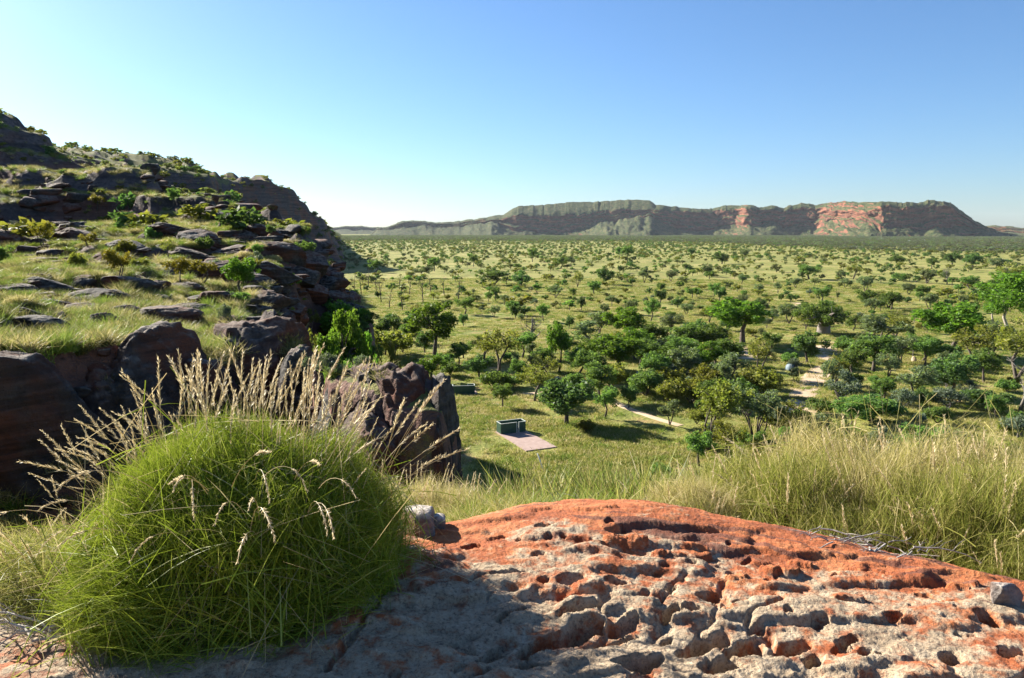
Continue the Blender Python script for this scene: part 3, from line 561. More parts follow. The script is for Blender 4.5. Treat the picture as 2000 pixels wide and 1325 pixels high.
def rock_height(x, y):
    e = np.interp(x, EDGE_X, EDGE_Y) + .10 * fbm(x / .5, y / .5 + 3, 3, 70) - y      # distance inside the far edge
    z = rock_plane(x, y)
    near = ss(.5, 1.9, e)                                        # 0 at the crest, 1 towards the viewer
    # layered crust along the crest: thin broken beds
    be = e + .10 * fbm(x / .9, y / .5, 3, 72)
    brk = ss(-.05, .18, fbm(x / .55, y / .22, 3, 77))
    for k, (at, hgt) in enumerate(((.14, .010), (.30, .011), (.46, .010))):
        z += -hgt * ss(at + .012, at - .012, be + .05 * fbm(x / .25, y / .2 + k * 7, 3, 78 + k)) * brk * .8
        z += hgt * .8 * brk
    # wind-worn hollows: bowls and troughs with steep walls
    left = ss(-.9, .2, x)
    u = x * .70 + y * .71; w = -x * .71 + y * .70
    wx = x + .035 * fbm(x / .13, y / .13, 3, 73); wy = y + .035 * fbm(x / .13 + 9, y / .13, 3, 74)
    lumps = (.018 + .022 * ss(1.6, 2.6, e)) * near * fbm(u / .42, w / .20, 3, 86) + .009 * fbm(x / .22, y / .18, 4, 87) * (.4 + near)
    lob = ss(1.0, 2.1, e + .5 * fbm(x / .6, y / .6, 2, 75)) * (.35 + .65 * left)
    cr = np.abs(fbm(u / .46 + .25 * fbm(x / .2, y / .2, 2, 131), w / .19 + .25 * fbm(x / .2 + 7, y / .2, 2, 132), 2, 133, .35))
    lumps = lumps - lob * (.062 * ss(.13, .015, cr) * ss(-.25, .2, fbm(x / .5, y / .5, 2, 134)) - .022 * ss(.05, .4, cr))
    lumps = lumps + .0075 * fbm(x / .075, y / .06, 3, 135) * ss(.2, .7, e)
    dep = np.zeros_like(z)
    for cx, cy, ra_, rb_, ang, dp in PITS:
        R_ = max(ra_, rb_) * 1.9
        k = np.nonzero((np.abs(x - cx) < R_) & (np.abs(y - cy) < R_))
        if len(k[0]) == 0: continue
        c_, s_n = math.cos(ang), math.sin(ang)
        px_, py_ = wx[k] - cx, wy[k] - cy
        q = np.sqrt(((px_ * c_ + py_ * s_n) / ra_) ** 2 + ((-px_ * s_n + py_ * c_) / rb_) ** 2)
        dep[k] = np.maximum(dep[k], dp * (ss(1.12, .72, q) * .72 + .28 * np.clip(1 - q, 0, 1)) - .16 * dp * ss(1.75, 1.05, q) * ss(.85, 1.1, q))
    lip = np.zeros_like(z)
    for cx, cy, ra_, rb_, ang, hh in PLATES:
        R_ = max(ra_, rb_) * 1.9
        k = np.nonzero((np.abs(x - cx) < R_) & (np.abs(y - cy) < R_))
        if len(k[0]) == 0: continue
        c_, s_n = math.cos(ang), math.sin(ang)
        px_, py_ = wx[k] - cx, wy[k] - cy
        q = np.sqrt(((px_ * c_ + py_ * s_n) / ra_) ** 2 + ((-px_ * s_n + py_ * c_) / rb_) ** 2)
        lip[k] = np.maximum(lip[k], hh * ss(1.04, .97, q) * (1 - .6 * np.clip(q, 0, 1) * (py_ > 0)))
    z = z + lumps - dep * 1.45 + lip
    # joints across the pale part
    for ax, ay, bx, by, wd, dp in ((-.5, 2.9, -.62, 2.3, .010, .03), (.05, 3.0, -.35, 2.85, .008, .03), (.3, 3.3, .8, 3.2, .008, .02)):
        sd_ = seg_dist(x + .03 * fbm(x / .15, y / .15, 3, 90), y + .03 * fbm(x / .15 + 5, y / .15, 3, 91), ax, ay, bx, by)
        z -= dp * ss(wd * 2, wd * .4, sd_)
    z += .0045 * fbm(x / .035, y / .035, 3, 92) + .0025 * perlin(x / .011, y / .011, 98)
    drop = ss(.10, -.55, e)
    z = z - .75 * drop - .05 * ss(.35, -.05, e)
    grey = .35 + .44 * near + .4 * ss(-.9, -1.6, x) + .75 * fbm(x / .5, y / .36, 4, 93) + .35 * fbm(x / .11, y / .08, 3, 94) - .45 * ss(.75, .2, e + .3 * fbm(x / .5, y / .5, 2, 99)) - 18 * lip
    grey = np.clip(grey, 0, 1)
    pat = ss(.06, .28, fbm(x / .75 + .3 * y, e / .13, 3, 95)) * ss(1.2, .6, e)
    return z, grey, pat
rr = np.concatenate([np.linspace(.35, 1.5, 36, endpoint=False)] + [1.0 / np.linspace(1 / 1.5, 1 / 5.2, 470)])
ra = np.concatenate([np.radians(np.linspace(-75, -40, 70, endpoint=False)), np.radians(np.linspace(-40, 40, 860)), np.radians(np.linspace(40.5, 75, 60))])
RX = rr[:, None] * np.sin(ra); RY = rr[:, None] * np.cos(ra)
rz, rgrey, rpat = rock_height(RX, RY)
rock_me = mesh_np('rock_slab', np.stack([RX.ravel(), RY.ravel(), rz.ravel()], 1), [grid_faces(len(rr), len(ra))[:, ::-1]], True, [], {'grey': rgrey.ravel(), 'patina': rpat.ravel()})
m, nt, out = new_mat('pitted_red_rock')
geo = nd(nt, 'ShaderNodeNewGeometry'); W = geo.outputs['Position']
f1 = noise(nt, W, 14, 6, .68); f2 = noise(nt, W, 70, 5, .7); f3 = noise(nt, W, 3.2, 5, .6)
red = ramp(nt, mth(nt, 'ADD', mth(nt, 'MULTIPLY', f3, .55), mth(nt, 'MULTIPLY', f1, .45)), [(.35, (.20, .06, .025)), (.47, (.37, .105, .036)), (.57, (.46, .17, .065)), (.68, (.46, .26, .15))])
gry = ramp(nt, mth(nt, 'ADD', mth(nt, 'MULTIPLY', f1, .6), mth(nt, 'MULTIPLY', f2, .4)), [(.32, (.10, .07, .05)), (.43, (.27, .20, .13)), (.53, (.395, .30, .20)), (.68, (.49, .40, .29))])
ga = mth(nt, 'ADD', attr(nt, 'grey'), mth(nt, 'MULTIPLY', mth(nt, 'SUBTRACT', f1, .5), 1.9))
colr = mix(nt, ramp(nt, ga, [(.28, 0.0), (.66, 1.0)]), red, gry)
pa = mth(nt, 'ADD', attr(nt, 'patina'), mth(nt, 'MULTIPLY', mth(nt, 'SUBTRACT', f1, .5), 1.0))
colr = mix(nt, ramp(nt, pa, [(.5, 0.0), (.75, .8)]), colr, (.15, .06, .04))
colr = mix(nt, ramp(nt, f2, [(.33, .6), (.47, 0.0)]), colr, (.10, .07, .06))
bsdf(nt, out, colr, .88, bump(nt, mth(nt, 'ADD', mth(nt, 'MULTIPLY', f1, 2.0), f2), .012), .25)
rock_me.materials.append(m)
tag(link('rock_slab', rock_me), kind='structure')
def RZ(x, y): return float(rock_height(np.array([x]), np.array([y]))[0][0])
def base_z(x, y):
    z = float(GZ(x, y))
    if y < float(np.interp(x, EDGE_X, EDGE_Y)) + .4: z = max(z, RZ(x, y))
    return z

# ------------------------------------------------------------------ boulders and ledges
def boulder_me(name, seed, sub=4, flat=.6, boxy=.35, mat='rock', amp=.28, bed=.07):
    bm_ = bpy.data.meshes.new('tmp')
    import bmesh
    b = bmesh.new(); bmesh.ops.create_icosphere(b, subdivisions=sub, radius=1.0)
    v = np.array([p.co[:] for p in b.verts]); f = np.array([[q.index for q in t.verts] for t in b.faces]); b.free()
    bpy.data.meshes.remove(bm_)
    r = np.random.default_rng(seed)
    nrm = v / np.linalg.norm(v, axis=1)[:, None]
    pw = 1 / np.power(np.sum(np.abs(nrm) ** (2 + 6 * boxy), axis=1), 1 / (2 + 6 * boxy))
    v = nrm * pw[:, None]
    for _ in range(16 if bed else 7):      # split faces
        d = r.normal(size=3); d[2] *= .7; d /= np.linalg.norm(d); c = r.uniform(.5, .92)
        k = np.maximum(0, v @ d - c); v = v - k[:, None] * d * .96
    v += nrm * (amp * .55 * fbm3(v * 1.1, 2, seed) + amp * .42 * (.5 - np.abs(fbm3(v * 2.6, 3, seed + 5))) + amp * .16 * fbm3(v * 9, 2, seed + 6))[:, None]
    q = (v[:, 2] + .10 * fbm3(v * 1.7, 2, seed + 9)) / (.17 + .03 * fbm3(v * .8, 1, seed + 3)); fr = q - np.floor(q)
    out_ = 1 - bed * 1.3 * ss(.34, .06, fr) * ss(-.15, .25, fbm3(v * 1.5, 2, seed + 12))
    v[:, :2] *= out_[:, None]
    v[:, 2] *= flat
    return mesh_np(name, v, [f], True, [M[mat]])
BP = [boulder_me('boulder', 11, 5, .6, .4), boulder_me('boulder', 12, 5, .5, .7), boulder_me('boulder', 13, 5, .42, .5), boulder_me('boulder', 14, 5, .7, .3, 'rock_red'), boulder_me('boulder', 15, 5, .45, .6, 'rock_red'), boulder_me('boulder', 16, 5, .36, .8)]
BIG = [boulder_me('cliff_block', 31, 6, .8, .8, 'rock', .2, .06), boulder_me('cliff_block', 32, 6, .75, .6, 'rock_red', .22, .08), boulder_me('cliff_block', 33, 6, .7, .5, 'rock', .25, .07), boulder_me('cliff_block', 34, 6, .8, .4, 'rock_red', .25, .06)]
def rock_at(me, name, loc, sc, rz, label, cat, group=None, tilt=(0, 0)):
    o = link(name, me); o.location = loc; o.scale = sc; o.rotation_euler = (tilt[0], tilt[1], rz)
    return tag(o, label, cat, group)
def pxsize(px, d): return px / FPX * d

# the dark outcrop across the gully and the spur beside it: (px centre, distance, top row, width px, half depth m, half height m, mesh, turn, label)
for i, (px, d, top, wpx, dep, hh, k, rz, lab) in enumerate([
    (20, 13.4, 690, 190, 1.3, 2.0, 0, .2, 'dark overhanging cliff block under green grass tufts, cut by the left picture edge'),
    (150, 13.7, 680, 190, 1.2, 2.1, 1, .9, 'broad dark cliff block with rusty stains below a spiky grey plant'),
    (268, 14.0, 664, 170, 1.2, 2.0, 2, 2.0, 'dark cliff block with a pale tan face in the outcrop across the gully'),
    (365, 14.6, 702, 150, 1.2, 1.8, 0, 3.1, 'low shadowed block between the pale faced cliff and the domed red rock'),
    (488, 15.4, 640, 165, 1.35, 2.2, 3, .5, 'tall domed rock with a dark red shaded face behind the dry seed stalks'),
    (566, 14.2, 704, 110, 1.1, 1.8, 2, 1.2, 'sloping grey block right of the domed red rock'),
    (640, 12.0, 758, 120, 1.0, 1.5, 2, 2.4, 'grey ledge under silvery plants above the large grass clump'),
    (722, 11.2, 732, 130, 1.0, 1.8, 3, .3, 'craggy grey and red rock tip at the near end of the spur'),
    (792, 10.6, 740, 150, 1.1, 2.2, 3, 1.9, 'big black rounded boulder at the end of the spur beside the walled slabs'),
    (838, 10.4, 768, 100, 1.0, 1.9, 2, 2.6, 'steep dark boulder forming the right end of the spur'),
    (690, 10.0, 790, 150, .9, 1.4, 1, 1.1, 'shadowed boulder below the craggy tip behind dry grass'),
    ]):
    a = px_az(px); zt = CAMZ + d * float(row_tan(top, a))
    zs = {0: .8, 1: .75, 2: .7, 3: .8}[k]
    rock_at(BIG[k], 'cliff_block', (d * math.sin(a), d * math.cos(a), zt - hh), (pxsize(wpx, d) * (.80 if i < 5 else .66), dep, hh / zs), rz * .12 - a, lab, 'rock', None, (.04 * math.sin(i * 3), .05 * math.cos(i * 2)))

HR = [ # px, row of the centre, width px, mesh, label
 (40, 572, 110, 5, 'low dark slab in the grass below the leaning yellow tree'), (95, 566, 120, 2, 'long dark ledge in the grass'), (160, 556, 60, 0, 'small dark boulder on top of the long ledge'),
 (190, 590, 150, 5, 'wide grey slab in the middle of the grassy hillside'), (112, 604, 110, 2, 'grey slab with grass growing in front'), (270, 568, 110, 1, 'grey banded slab below the yellow green trees'),
 (308, 560, 50, 0, 'dark knob at the end of the banded slab'), (240, 588, 90, 2, 'flat grey slab with pale streaks on top'), (160, 612, 130, 5, 'long low slab with a pale upper edge'),
 (310, 588, 80, 5, 'dark flat slab with reddish soil beside it'), (335, 628, 180, 4, 'large reddish domed slab on the hillside'), (250, 620, 70, 3, 'red brown slab next to bright grass tufts'),
 (95, 640, 90, 1, 'dark slab behind the grass at the cliff edge'), (120, 652, 50, 0, 'grey boulder behind the cliff edge'), (82, 652, 60, 0, 'rounded grey boulder at the cliff edge'),
 (60, 622, 90, 2, 'half buried slab in pale dry grass'), (375, 570, 90, 1, 'grey slab under the yellow green bushes'), (400, 588, 80, 5, 'flat slab in front of the bright green bush'),
 (430, 590, 100, 4, 'dark reddish slab on the slope above the domed rock'), (385, 612, 90, 1, 'grey slab in bright grass on the slope'), (520, 592, 110, 0, 'dark cracked boulder above the domed red rock'),
 (560, 612, 90, 3, 'black boulder at the edge of the shaded gully'), (500, 560, 110, 1, 'dark ledge under pinkish grass'), (535, 540, 110, 2, 'black ledge on the dark slope'),
 (440, 540, 130, 1, 'long dark ledge behind the bright green bush'), (370, 506, 120, 2, 'dark banded ledge below the grey green slope'), (465, 500, 150, 5, 'long shadowed ledge high on the dark slope'),
 (560, 500, 110, 1, 'dark ledge at the brow of the hill'), (600, 520, 100, 3, 'dark brow block overlooking the plain'), (640, 560, 100, 0, 'steep black block on the hill edge'),
 (250, 486, 90, 2, 'grey ledge right of the small yellow trees'), (20, 480, 130, 4, 'purple grey slab at the foot of the upper cliff'), (160, 470, 100, 2, 'low ledge at the foot of the upper cliff'),
 (290, 470, 60, 0, 'grey boulder on the grassy middle slope'), (395, 470, 110, 5, 'pale grey ledge on the middle slope'), (330, 452, 90, 2, 'flat ledge near the upper grass slope'),
 (450, 436, 90, 1, 'pale topped ledge near the hill crest'), (410, 416, 80, 2, 'dark ledge at the hill crest'), (520, 458, 100, 2, 'shadowed ledge near the hill crest'),
 (480, 470, 70, 0, 'dark boulder on the shadowed upper slope'), (585, 545, 90, 0, 'black boulder in the shaded hollow'), (610, 575, 80, 3, 'black boulder above the bright green trees'),
 (660, 585, 70, 1, 'dark ledge low on the hill edge'), (690, 605, 60, 0, 'lowest black boulder of the hill edge'), (505, 612, 60, 0, 'small cracked boulder beside pink grass'),
 (20, 640, 70, 5, 'dark slab at the left end of the cliff edge'), (205, 640, 60, 3, 'rust coloured stone in dry grass'), (455, 640, 60, 2, 'grey stone right of the silver shrub'),
]
for i, (px, py, w, k, lab) in enumerate(HR):
    x, y, z = on_ground(px, py, 14.0); d = math.hypot(x, y)
    s = pxsize(w, d) * .48
    rock_at(BP[k], 'boulder', (x, y, z + s * .02), (s, s * random.uniform(.7, 1.0), s * random.uniform(.75, 1.1)), random.uniform(-.5, .5), lab, 'rock', 'rocks on the hillside', (random.uniform(-.12, .12), random.uniform(-.12, .12)))
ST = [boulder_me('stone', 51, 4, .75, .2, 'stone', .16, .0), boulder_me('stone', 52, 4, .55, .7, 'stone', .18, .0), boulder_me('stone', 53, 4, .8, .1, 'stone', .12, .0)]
for px, py, w, k, sy, lab in [(815, 1040, 92, 0, .8, 'larger of two rounded grey stones beside the large grass clump'), (853, 1032, 44, 2, 1.0, 'small upright stone leaning on the larger grey stone'),
    (880, 1000, 44, 1, .7, 'dark stone behind the pair of grey stones'), (1530, 1022, 52, 1, .8, 'flat grey stone at the rock edge under tall dry grass'), (1420, 1000, 60, 0, .8, 'dark stone in the shade under the right hand grass'),
    (120, 935, 150, 1, .9, 'pale tan flat rock among grasses left of the large clump'), (1958, 1178, 84, 1, .5, 'small white topped stone on the rock near the right edge'),
    (1240, 956, 40, 1, .8, 'low stone beside the dead branches at the rock crest')]:
    d = ray(px, py); t = 1.5
    while CAMZ + d.z * t > base_z(d.x * t, d.y * t) and t < 9: t += .02
    x, y = d.x * t, d.y * t; s = pxsize(w, t) * .5
    rock_at(ST[k], 'stone', (x, y, base_z(x, y) + s * .34), (s, s * sy, s), random.uniform(-.4, .4), lab, 'stone')

# ------------------------------------------------------------------ spinifex grass
def blades(n, R, H, seed, w0=.0022, jit=.42, nseg=3, droop=.10, lift=.0, lmin=.55):
    r = np.random.default_rng(seed)
    th = r.uniform(0, 2 * math.pi, n); ph = np.arcsin(r.uniform(-.05, 1, n))
    d = np.stack([np.cos(th) * np.cos(ph), np.sin(th) * np.cos(ph), np.sin(ph)], 1)
    prof_ = 1 + .20 * fbm3(d * 2.0, 2, seed) + .22 * fbm3(d * 6.5, 2, seed + 1) 
    tip = d * np.array([R, R, H]) * (prof_ * (1 + .10 * r.random(n) ** 6 - .34 * r.random(n) ** 2))[:, None]
    L = (lmin + .5 * r.random(n)) * .62 * max(R, H)
    dirv = d + jit * r.normal(size=(n, 3)) + np.array([0, 0, .35]); dirv /= np.linalg.norm(dirv, axis=1)[:, None]
    base = tip - dirv * L[:, None]; base[:, 2] = np.maximum(base[:, 2], .0)
    side = np.cross(dirv, r.normal(size=(n, 3))); side /= np.linalg.norm(side, axis=1)[:, None] + 1e-9
    w = w0 * (.7 + .6 * r.random(n))
    vs_ = []; 
    for q in range(nseg):
        t = q / nseg
        c = base + (tip - base) * t
        c[:, 2] += L * droop * 4 * t * (1 - t) * .5
        ww = (w * (1 - .55 * t))[:, None] * side
        vs_ += [c - ww, c + ww]
    vs_.append(tip)
    V = np.stack(vs_, 1); k = 2 * nseg + 1
    o = np.arange(n)[:, None] * k
    q4 = np.concatenate([o + np.array([[2 * q, 2 * q + 1, 2 * q + 3, 2 * q + 2]]) for q in range(nseg - 1)])
    t3 = o + np.array([[2 * nseg - 2, 2 * nseg - 1, 2 * nseg]])
    return V.reshape(-1, 3), q4, t3
def blade_mesh(name, *a, mat='spinifex', **k):
    v, q, t = blades(*a, **k); return mesh_np(name, v, [q, t], False, [M[mat]])

def stalk_protos(n=9):
    res = []
    for i in range(n):
        r = np.random.default_rng(300 + i)
        bend = [.05, .12, .2, .1, .35, .5, .25, .75, .95][i]
        t = np.linspace(0, 1, 9)
        x = bend * .55 * t ** 2.2; z = t * (1 - .28 * bend * t ** 2) - (.32 * max(0, bend - .55) * t ** 4)
        pts = np.stack([x, .02 * np.sin(t * 3 + i), z], 1)
        mb = MB(); mb.tube(pts[:7], np.linspace(.0030, .0021, 7), 4); s_me = mb.mesh('stalk', [M['straw']])
        hb = MB(); hp = pts[5:]; hb.tube(hp, [.0025, .0062, .005, .0015], 5)
        dens = np.linspace(.04, .99, 38)
        for u in dens:
            kk = u * 3; a = int(min(2, kk)); f = kk - a
            c = hp[a] * (1 - f) + hp[a + 1] * f; tg = hp[a + 1] - hp[a]; tg /= np.linalg.norm(tg)
            sd_ = np.cross(tg, r.normal(size=3)); sd_ /= np.linalg.norm(sd_)
            L = .045 * (1.15 - .5 * u); e = c + tg * L * .85 + sd_ * L * .55
            wv = np.cross(tg, sd_) * .0036
            mid = c + tg * L * .35 + sd_ * L * .22
            hb.add([c, mid - wv, e, mid + wv], [(0, 1, 2, 3)])
        h_me = hb.mesh('seed_head', [M['seed']])
        res.append((s_me, h_me))
    return res
STALK = stalk_protos()
def add_stalk(root, k, loc, lean_az, lean, length, spin):
    """a seed stalk child of the clump, its head a child of the stalk; lean from upright towards lean_az"""
    s_me, h_me = STALK[k]
    o = link('seed_stalk', s_me, root); o.location = loc
    o.rotation_euler = (0, lean, lean_az); o.rotation_mode = 'XYZ'; o.scale = (length, length * (1 if spin else -1), length)
    link('seed_head', h_me, o)
    return o

def dead_core(name, R, H, seed):
    me = boulder_me(name, seed, 4, 1.0, 0, 'thatch', .22, 0)
    return me
CORE = dead_core('thatch', 1, 1, 77)
def clump(loc, R, H, me, label, rz=0.0, nst=0, sl=(.7, 1.0), lean=(.15, .8), az=None, cat='grass clump', group='spinifex clumps', core=.62, kset=(0, 1, 2, 3, 4, 5, 6), rot=None):
    root = empty('spinifex_clump', loc); tag(root, label, cat, group)
    b = link('blades', me, root); b.scale = (R, R, H * (1.06 if loc[0] > .8 else 1.0)); b.rotation_euler = (0, 0, rz); b['kind'] = 'stuff'
    c = link('thatch', CORE, root); c.scale = (R * core, R * core, H * core * .95)
    for _ in range(nst):
        th = random.uniform(0, 2 * math.pi) if az is None else random.gauss(az[0], az[1])
        rad = R * .55 * math.sqrt(random.random())
        le = random.uniform(*lean)
        add_stalk(root, random.choice(kset), (rad * math.cos(th), rad * math.sin(th), H * .25), th, le, random.uniform(*sl), random.random() < .5)
    return root

# the large clump in front
ux = (452 - 1000) / FPX; BX, BY = -1.14, 2.98
big_me = blade_mesh('blades', 60000, .70, .70, 5, w0=.0020, jit=.43, droop=.12, lmin=.5, mat='spinifex_big')
root = empty('spinifex_clump', (BX, BY, base_z(BX, BY) - .03)); tag(root, 'very large green spinifex clump with dry seed stalks in the foreground', 'grass clump', 'spinifex clumps')
b = link('blades', big_me, root); b['kind'] = 'stuff'
c = link('thatch', CORE, root); c.scale = (.56, .56, .53)
dry_me = blade_mesh('dry_blades', 900, .78, .76, 6, mat='straw', w0=.0011, jit=.75, droop=.05, lmin=.7)
link('dry_blades', dry_me, root)['kind'] = 'stuff'
random.seed(21)
for i in range(215):       # fan above and to the left
    f = random.random()
    th = math.pi * (1.02 - 1.0 * f) + random.gauss(0, .5)           # left .. right in plan
    up = abs(random.gauss(.05, .33)) if .2 < f < .96 else random.uniform(.35, 1.0)
    lx = -.62 + 1.15 * f + random.gauss(0, .06)
    ly = random.uniform(-.15, .42)
    lz = .70 * math.sqrt(max(.05, 1 - (lx / .78) ** 2)) * .62
    add_stalk(root, random.choice((0, 1, 1, 2, 3, 4, 6)), (lx, ly, lz), th, up, random.uniform(.2, .62) if f > .15 else random.uniform(.25, .5), random.random() < .5)
for i in range(20):       # fallen ones hanging over the near side
    lx = random.uniform(-.6, .62); th = math.atan2(-.75, lx * 1.1 + random.gauss(0, .25))
    add_stalk(root, random.choice((5, 7, 7, 8, 8)), (lx * .75, -.36 - .2 * random.random() * (1 - abs(lx)), random.uniform(.32, .62)), th, random.uniform(.5, 1.15), random.uniform(.3, .5), random.random() < .5)

CL = [blade_mesh('blades', 11000, 1, 1, 61, w0=.0030, jit=.45, droop=.12), blade_mesh('blades', 11000, 1, 1, 62, w0=.0030, jit=.55, droop=.2),
      blade_mesh('blades', 12000, 1, 1, 63, mat='spinifex_dry', w0=.0030, jit=.42, droop=.1, lmin=.75), blade_mesh('blades', 12000, 1, 1, 64, mat='spinifex_dry', w0=.0030, jit=.5, droop=.12, lmin=.75)]
random.seed(5)
# px of the middle, distance, half width m, height m, mesh, stalks, label
for px, d, R, H, k, nst, lab in [
    (1375, 4.8, .50, .46, 2, 8, 'pale drooping spinifex clump at the rock crest below the open shrub'),
    (1480, 5.3, .58, .74, 0, 12, 'darker green spinifex clump second from the left in the right hand bank'),
    (1590, 4.9, .58, .72, 0, 20, 'green spinifex clump with straw stalks above the flat grey stone'),
    (1640, 5.7, .66, 1.05, 3, 26, 'tallest dry spinifex clump with upright seed stalks right of the open shrubs'),
    (1760, 5.1, .66, .86, 2, 24, 'dense dry spinifex clump in the middle of the right hand bank'),
    (1700, 4.5, .42, .42, 0, 6, 'low green spinifex clump at the rock edge behind pale dead stalks'),
    (1850, 4.7, .55, .66, 0, 14, 'green spinifex clump overhanging the rock at the right'),
    (1900, 5.5, .70, 1.05, 3, 28, 'large dry spinifex clump behind the green one at the right'),
    (1985, 4.75, .58, .80, 0, 22, 'spinifex clump cut by the right picture edge'),
    (2080, 5.2, .7, .95, 2, 18, 'spinifex clump just beyond the right picture edge'),
    (2070, 4.4, .45, .5, 1, 4, 'low spinifex clump at the rock beyond the right edge'),
    (985, 5.1, .42, .30, 0, 3, 'low green spinifex clump left of the rock crest'),
    (1070, 5.2, .40, .30, 2, 2, 'low drooping spinifex clump right behind the rock crest'),
    (880, 5.0, .46, .40, 2, 22, 'spinifex clump behind the two grey stones'),
    (930, 5.3, .40, .34, 2, 8, 'small straw tipped spinifex clump left of the low green one before the rock crest'),
    (1030, 5.6, .42, .36, 3, 6, 'dry spinifex clump standing behind the two low clumps at the rock crest'),
    (1140, 5.4, .36, .30, 0, 3, 'low green spinifex clump behind the tangle of dead grey branches'),
    (1235, 5.5, .44, .36, 2, 6, 'dry spinifex clump right of the dead grey branches'),
    (1300, 5.2, .40, .36, 0, 5, 'green spinifex clump at the left end of the right hand bank'),
    (800, 5.3, .54, .60, 2, 44, 'spinifex clump with a comb of straw stalks in front of the black boulder'),
    (700, 5.1, .52, .62, 2, 40, 'straw stalked spinifex clump behind the right shoulder of the large clump'),
    (735, 4.35, .38, .34, 0, 4, 'green spinifex clump wedged between the large clump and the stones'),
    (590, 4.9, .50, .46, 0, 8, 'spinifex clump hidden behind the top of the large clump'),
    (320, 4.7, .55, .38, 2, 14, 'dry spinifex clump behind the left shoulder of the large clump'),
    (210, 4.3, .45, .34, 2, 12, 'bleached spinifex clump beside the pale flat rock'),
    (30, 4.9, .55, .50, 0, 8, 'green spinifex clump at the left edge in front of the dark outcrop'),
    (40, 3.75, .45, .36, 0, 8, 'bright green spinifex clump at the left picture edge above bare twigs'),
    (110, 3.5, .35, .26, 1, 10, 'small spinifex clump with fallen stalks left of the large clump'),
    (-90, 4.2, .6, .5, 2, 8, 'spinifex clump just beyond the left picture edge'),
    ]:
    a = px_az(px); x, y = d * math.sin(a), d * math.cos(a)
    clump((x, y, base_z(x, y) - .04), R, H, CL[k], lab, random.uniform(0, 6.28), int(nst * (1.9 if px > 1300 else 1.2)), (max(.28, H * .5), max(.45, H * .85)), (.05, .62), None)

# dead branches and pale dead stalks
def stick_protos():
    res = []
    for i in range(6):
        r = np.random.default_rng(500 + i); t = np.linspace(0, 1, 6)
        p = np.stack([t, .16 * np.cumsum(r.normal(size=6)) * .5, .10 * np.cumsum(r.normal(size=6)) * .4 + .10 * np.sin(t * 3.1)], 1)
        mb = MB(); mb.tube(p, np.linspace(.016, .005, 6), 5)
        for s_ in range(2):
            a = p[2 + s_]; e = a + np.array([.25, r.normal() * .2, .1 + .1 * r.random()]); mb.tube([a, (a + e) / 2 + [0, .02, .02], e], [.008, .006, .003], 4)
        res.append(mb.mesh('stick', [M['twig']]))
    return res
STICK = stick_protos()
random.seed(31)
def stick_pile(px0, px1, d0, d1, n, L, lab, name='dead_branches'):
    am = px_az((px0 + px1) / 2); dm = (d0 + d1) / 2
    cx, cy = dm * math.sin(am), dm * math.cos(am)
    root = empty(name, (cx, cy, base_z(cx, cy))); tag(root, lab, 'dead branches')
    for _ in range(n):
        a = px_az(random.uniform(px0, px1)); d = random.uniform(d0, d1); x, y = d * math.sin(a), d * math.cos(a)
        o = link('stick', random.choice(STICK), root); l = random.uniform(*L)
        o.location = (x - cx, y - cy, base_z(x, y) - base_z(cx, cy) + random.uniform(.0, .05))
        o.rotation_euler = (random.uniform(0, 6), random.uniform(-.16, .14), random.uniform(-.7, .7) + (math.pi if random.random() < .5 else 0)); o.scale = (l, l, l)
stick_pile(1130, 1310, 4.45, 4.8, 50, (.14, .34), 'tangle of dead grey branches behind the rock crest')
stick_pile(1620, 1830, 3.75, 4.15, 34, (.14, .3), 'pale dead stalks fallen at the foot of the right hand spinifex')
stick_pile(1380, 1480, 4.25, 4.55, 16, (.2, .35), 'dark dead twigs under the pale drooping spinifex')
stick_pile(5, 130, 3.05, 3.4, 34, (.15, .35), 'white dead twigs on bare rock at the left edge')

# ------------------------------------------------------------------ trees
def leaf_quads(centers, radii, per, size, r, flat=.9, drop_low=.0):
    """small leaf faces spread through clumps; returns verts, quads"""
    P = []
    for c, rad in zip(centers, radii):
        n = int(per * (rad / np.mean(radii)) ** 2)
        d = r.normal(size=(n, 3)); d /= np.linalg.norm(d, axis=1)[:, None]
        q = rad * (r.random(n) ** .45)[:, None] * d
        q[:, 2] *= flat
        P.append(c + q)
    P = np.vstack(P); n = len(P)
    a = r.normal(size=(n, 3)); a[:, 2] *= .6; a /= np.linalg.norm(a, axis=1)[:, None]
    b = np.cross(a, r.normal(size=(n, 3))); b /= np.linalg.norm(b, axis=1)[:, None]
    s = size * (.6 + .8 * r.random(n))[:, None]
    V = np.stack([P - a * s, P + b * s * .5, P + a * s, P - b * s * .5], 1)
    return V.reshape(-1, 3), np.arange(n * 4).reshape(n, 4)

def crown_clumps(kind, n, h0, h1, R, r):
    c = []; k = 0
    zc = (h0 + h1) / 2; rz = (h1 - h0) / 2
    while len(c) < n:
        d = r.normal(size=3); d /= np.linalg.norm(d)
        q = d * (r.random() ** .38)
        if kind == 'dome' and q[2] < -.35: continue
        if kind == 'flat': q[2] = q[2] * .8 + .2
        c.append((q[0] * R * r.uniform(.75, 1.1), q[1] * R * r.uniform(.75, 1.1), zc + q[2] * rz * .82))
    return np.array(c)

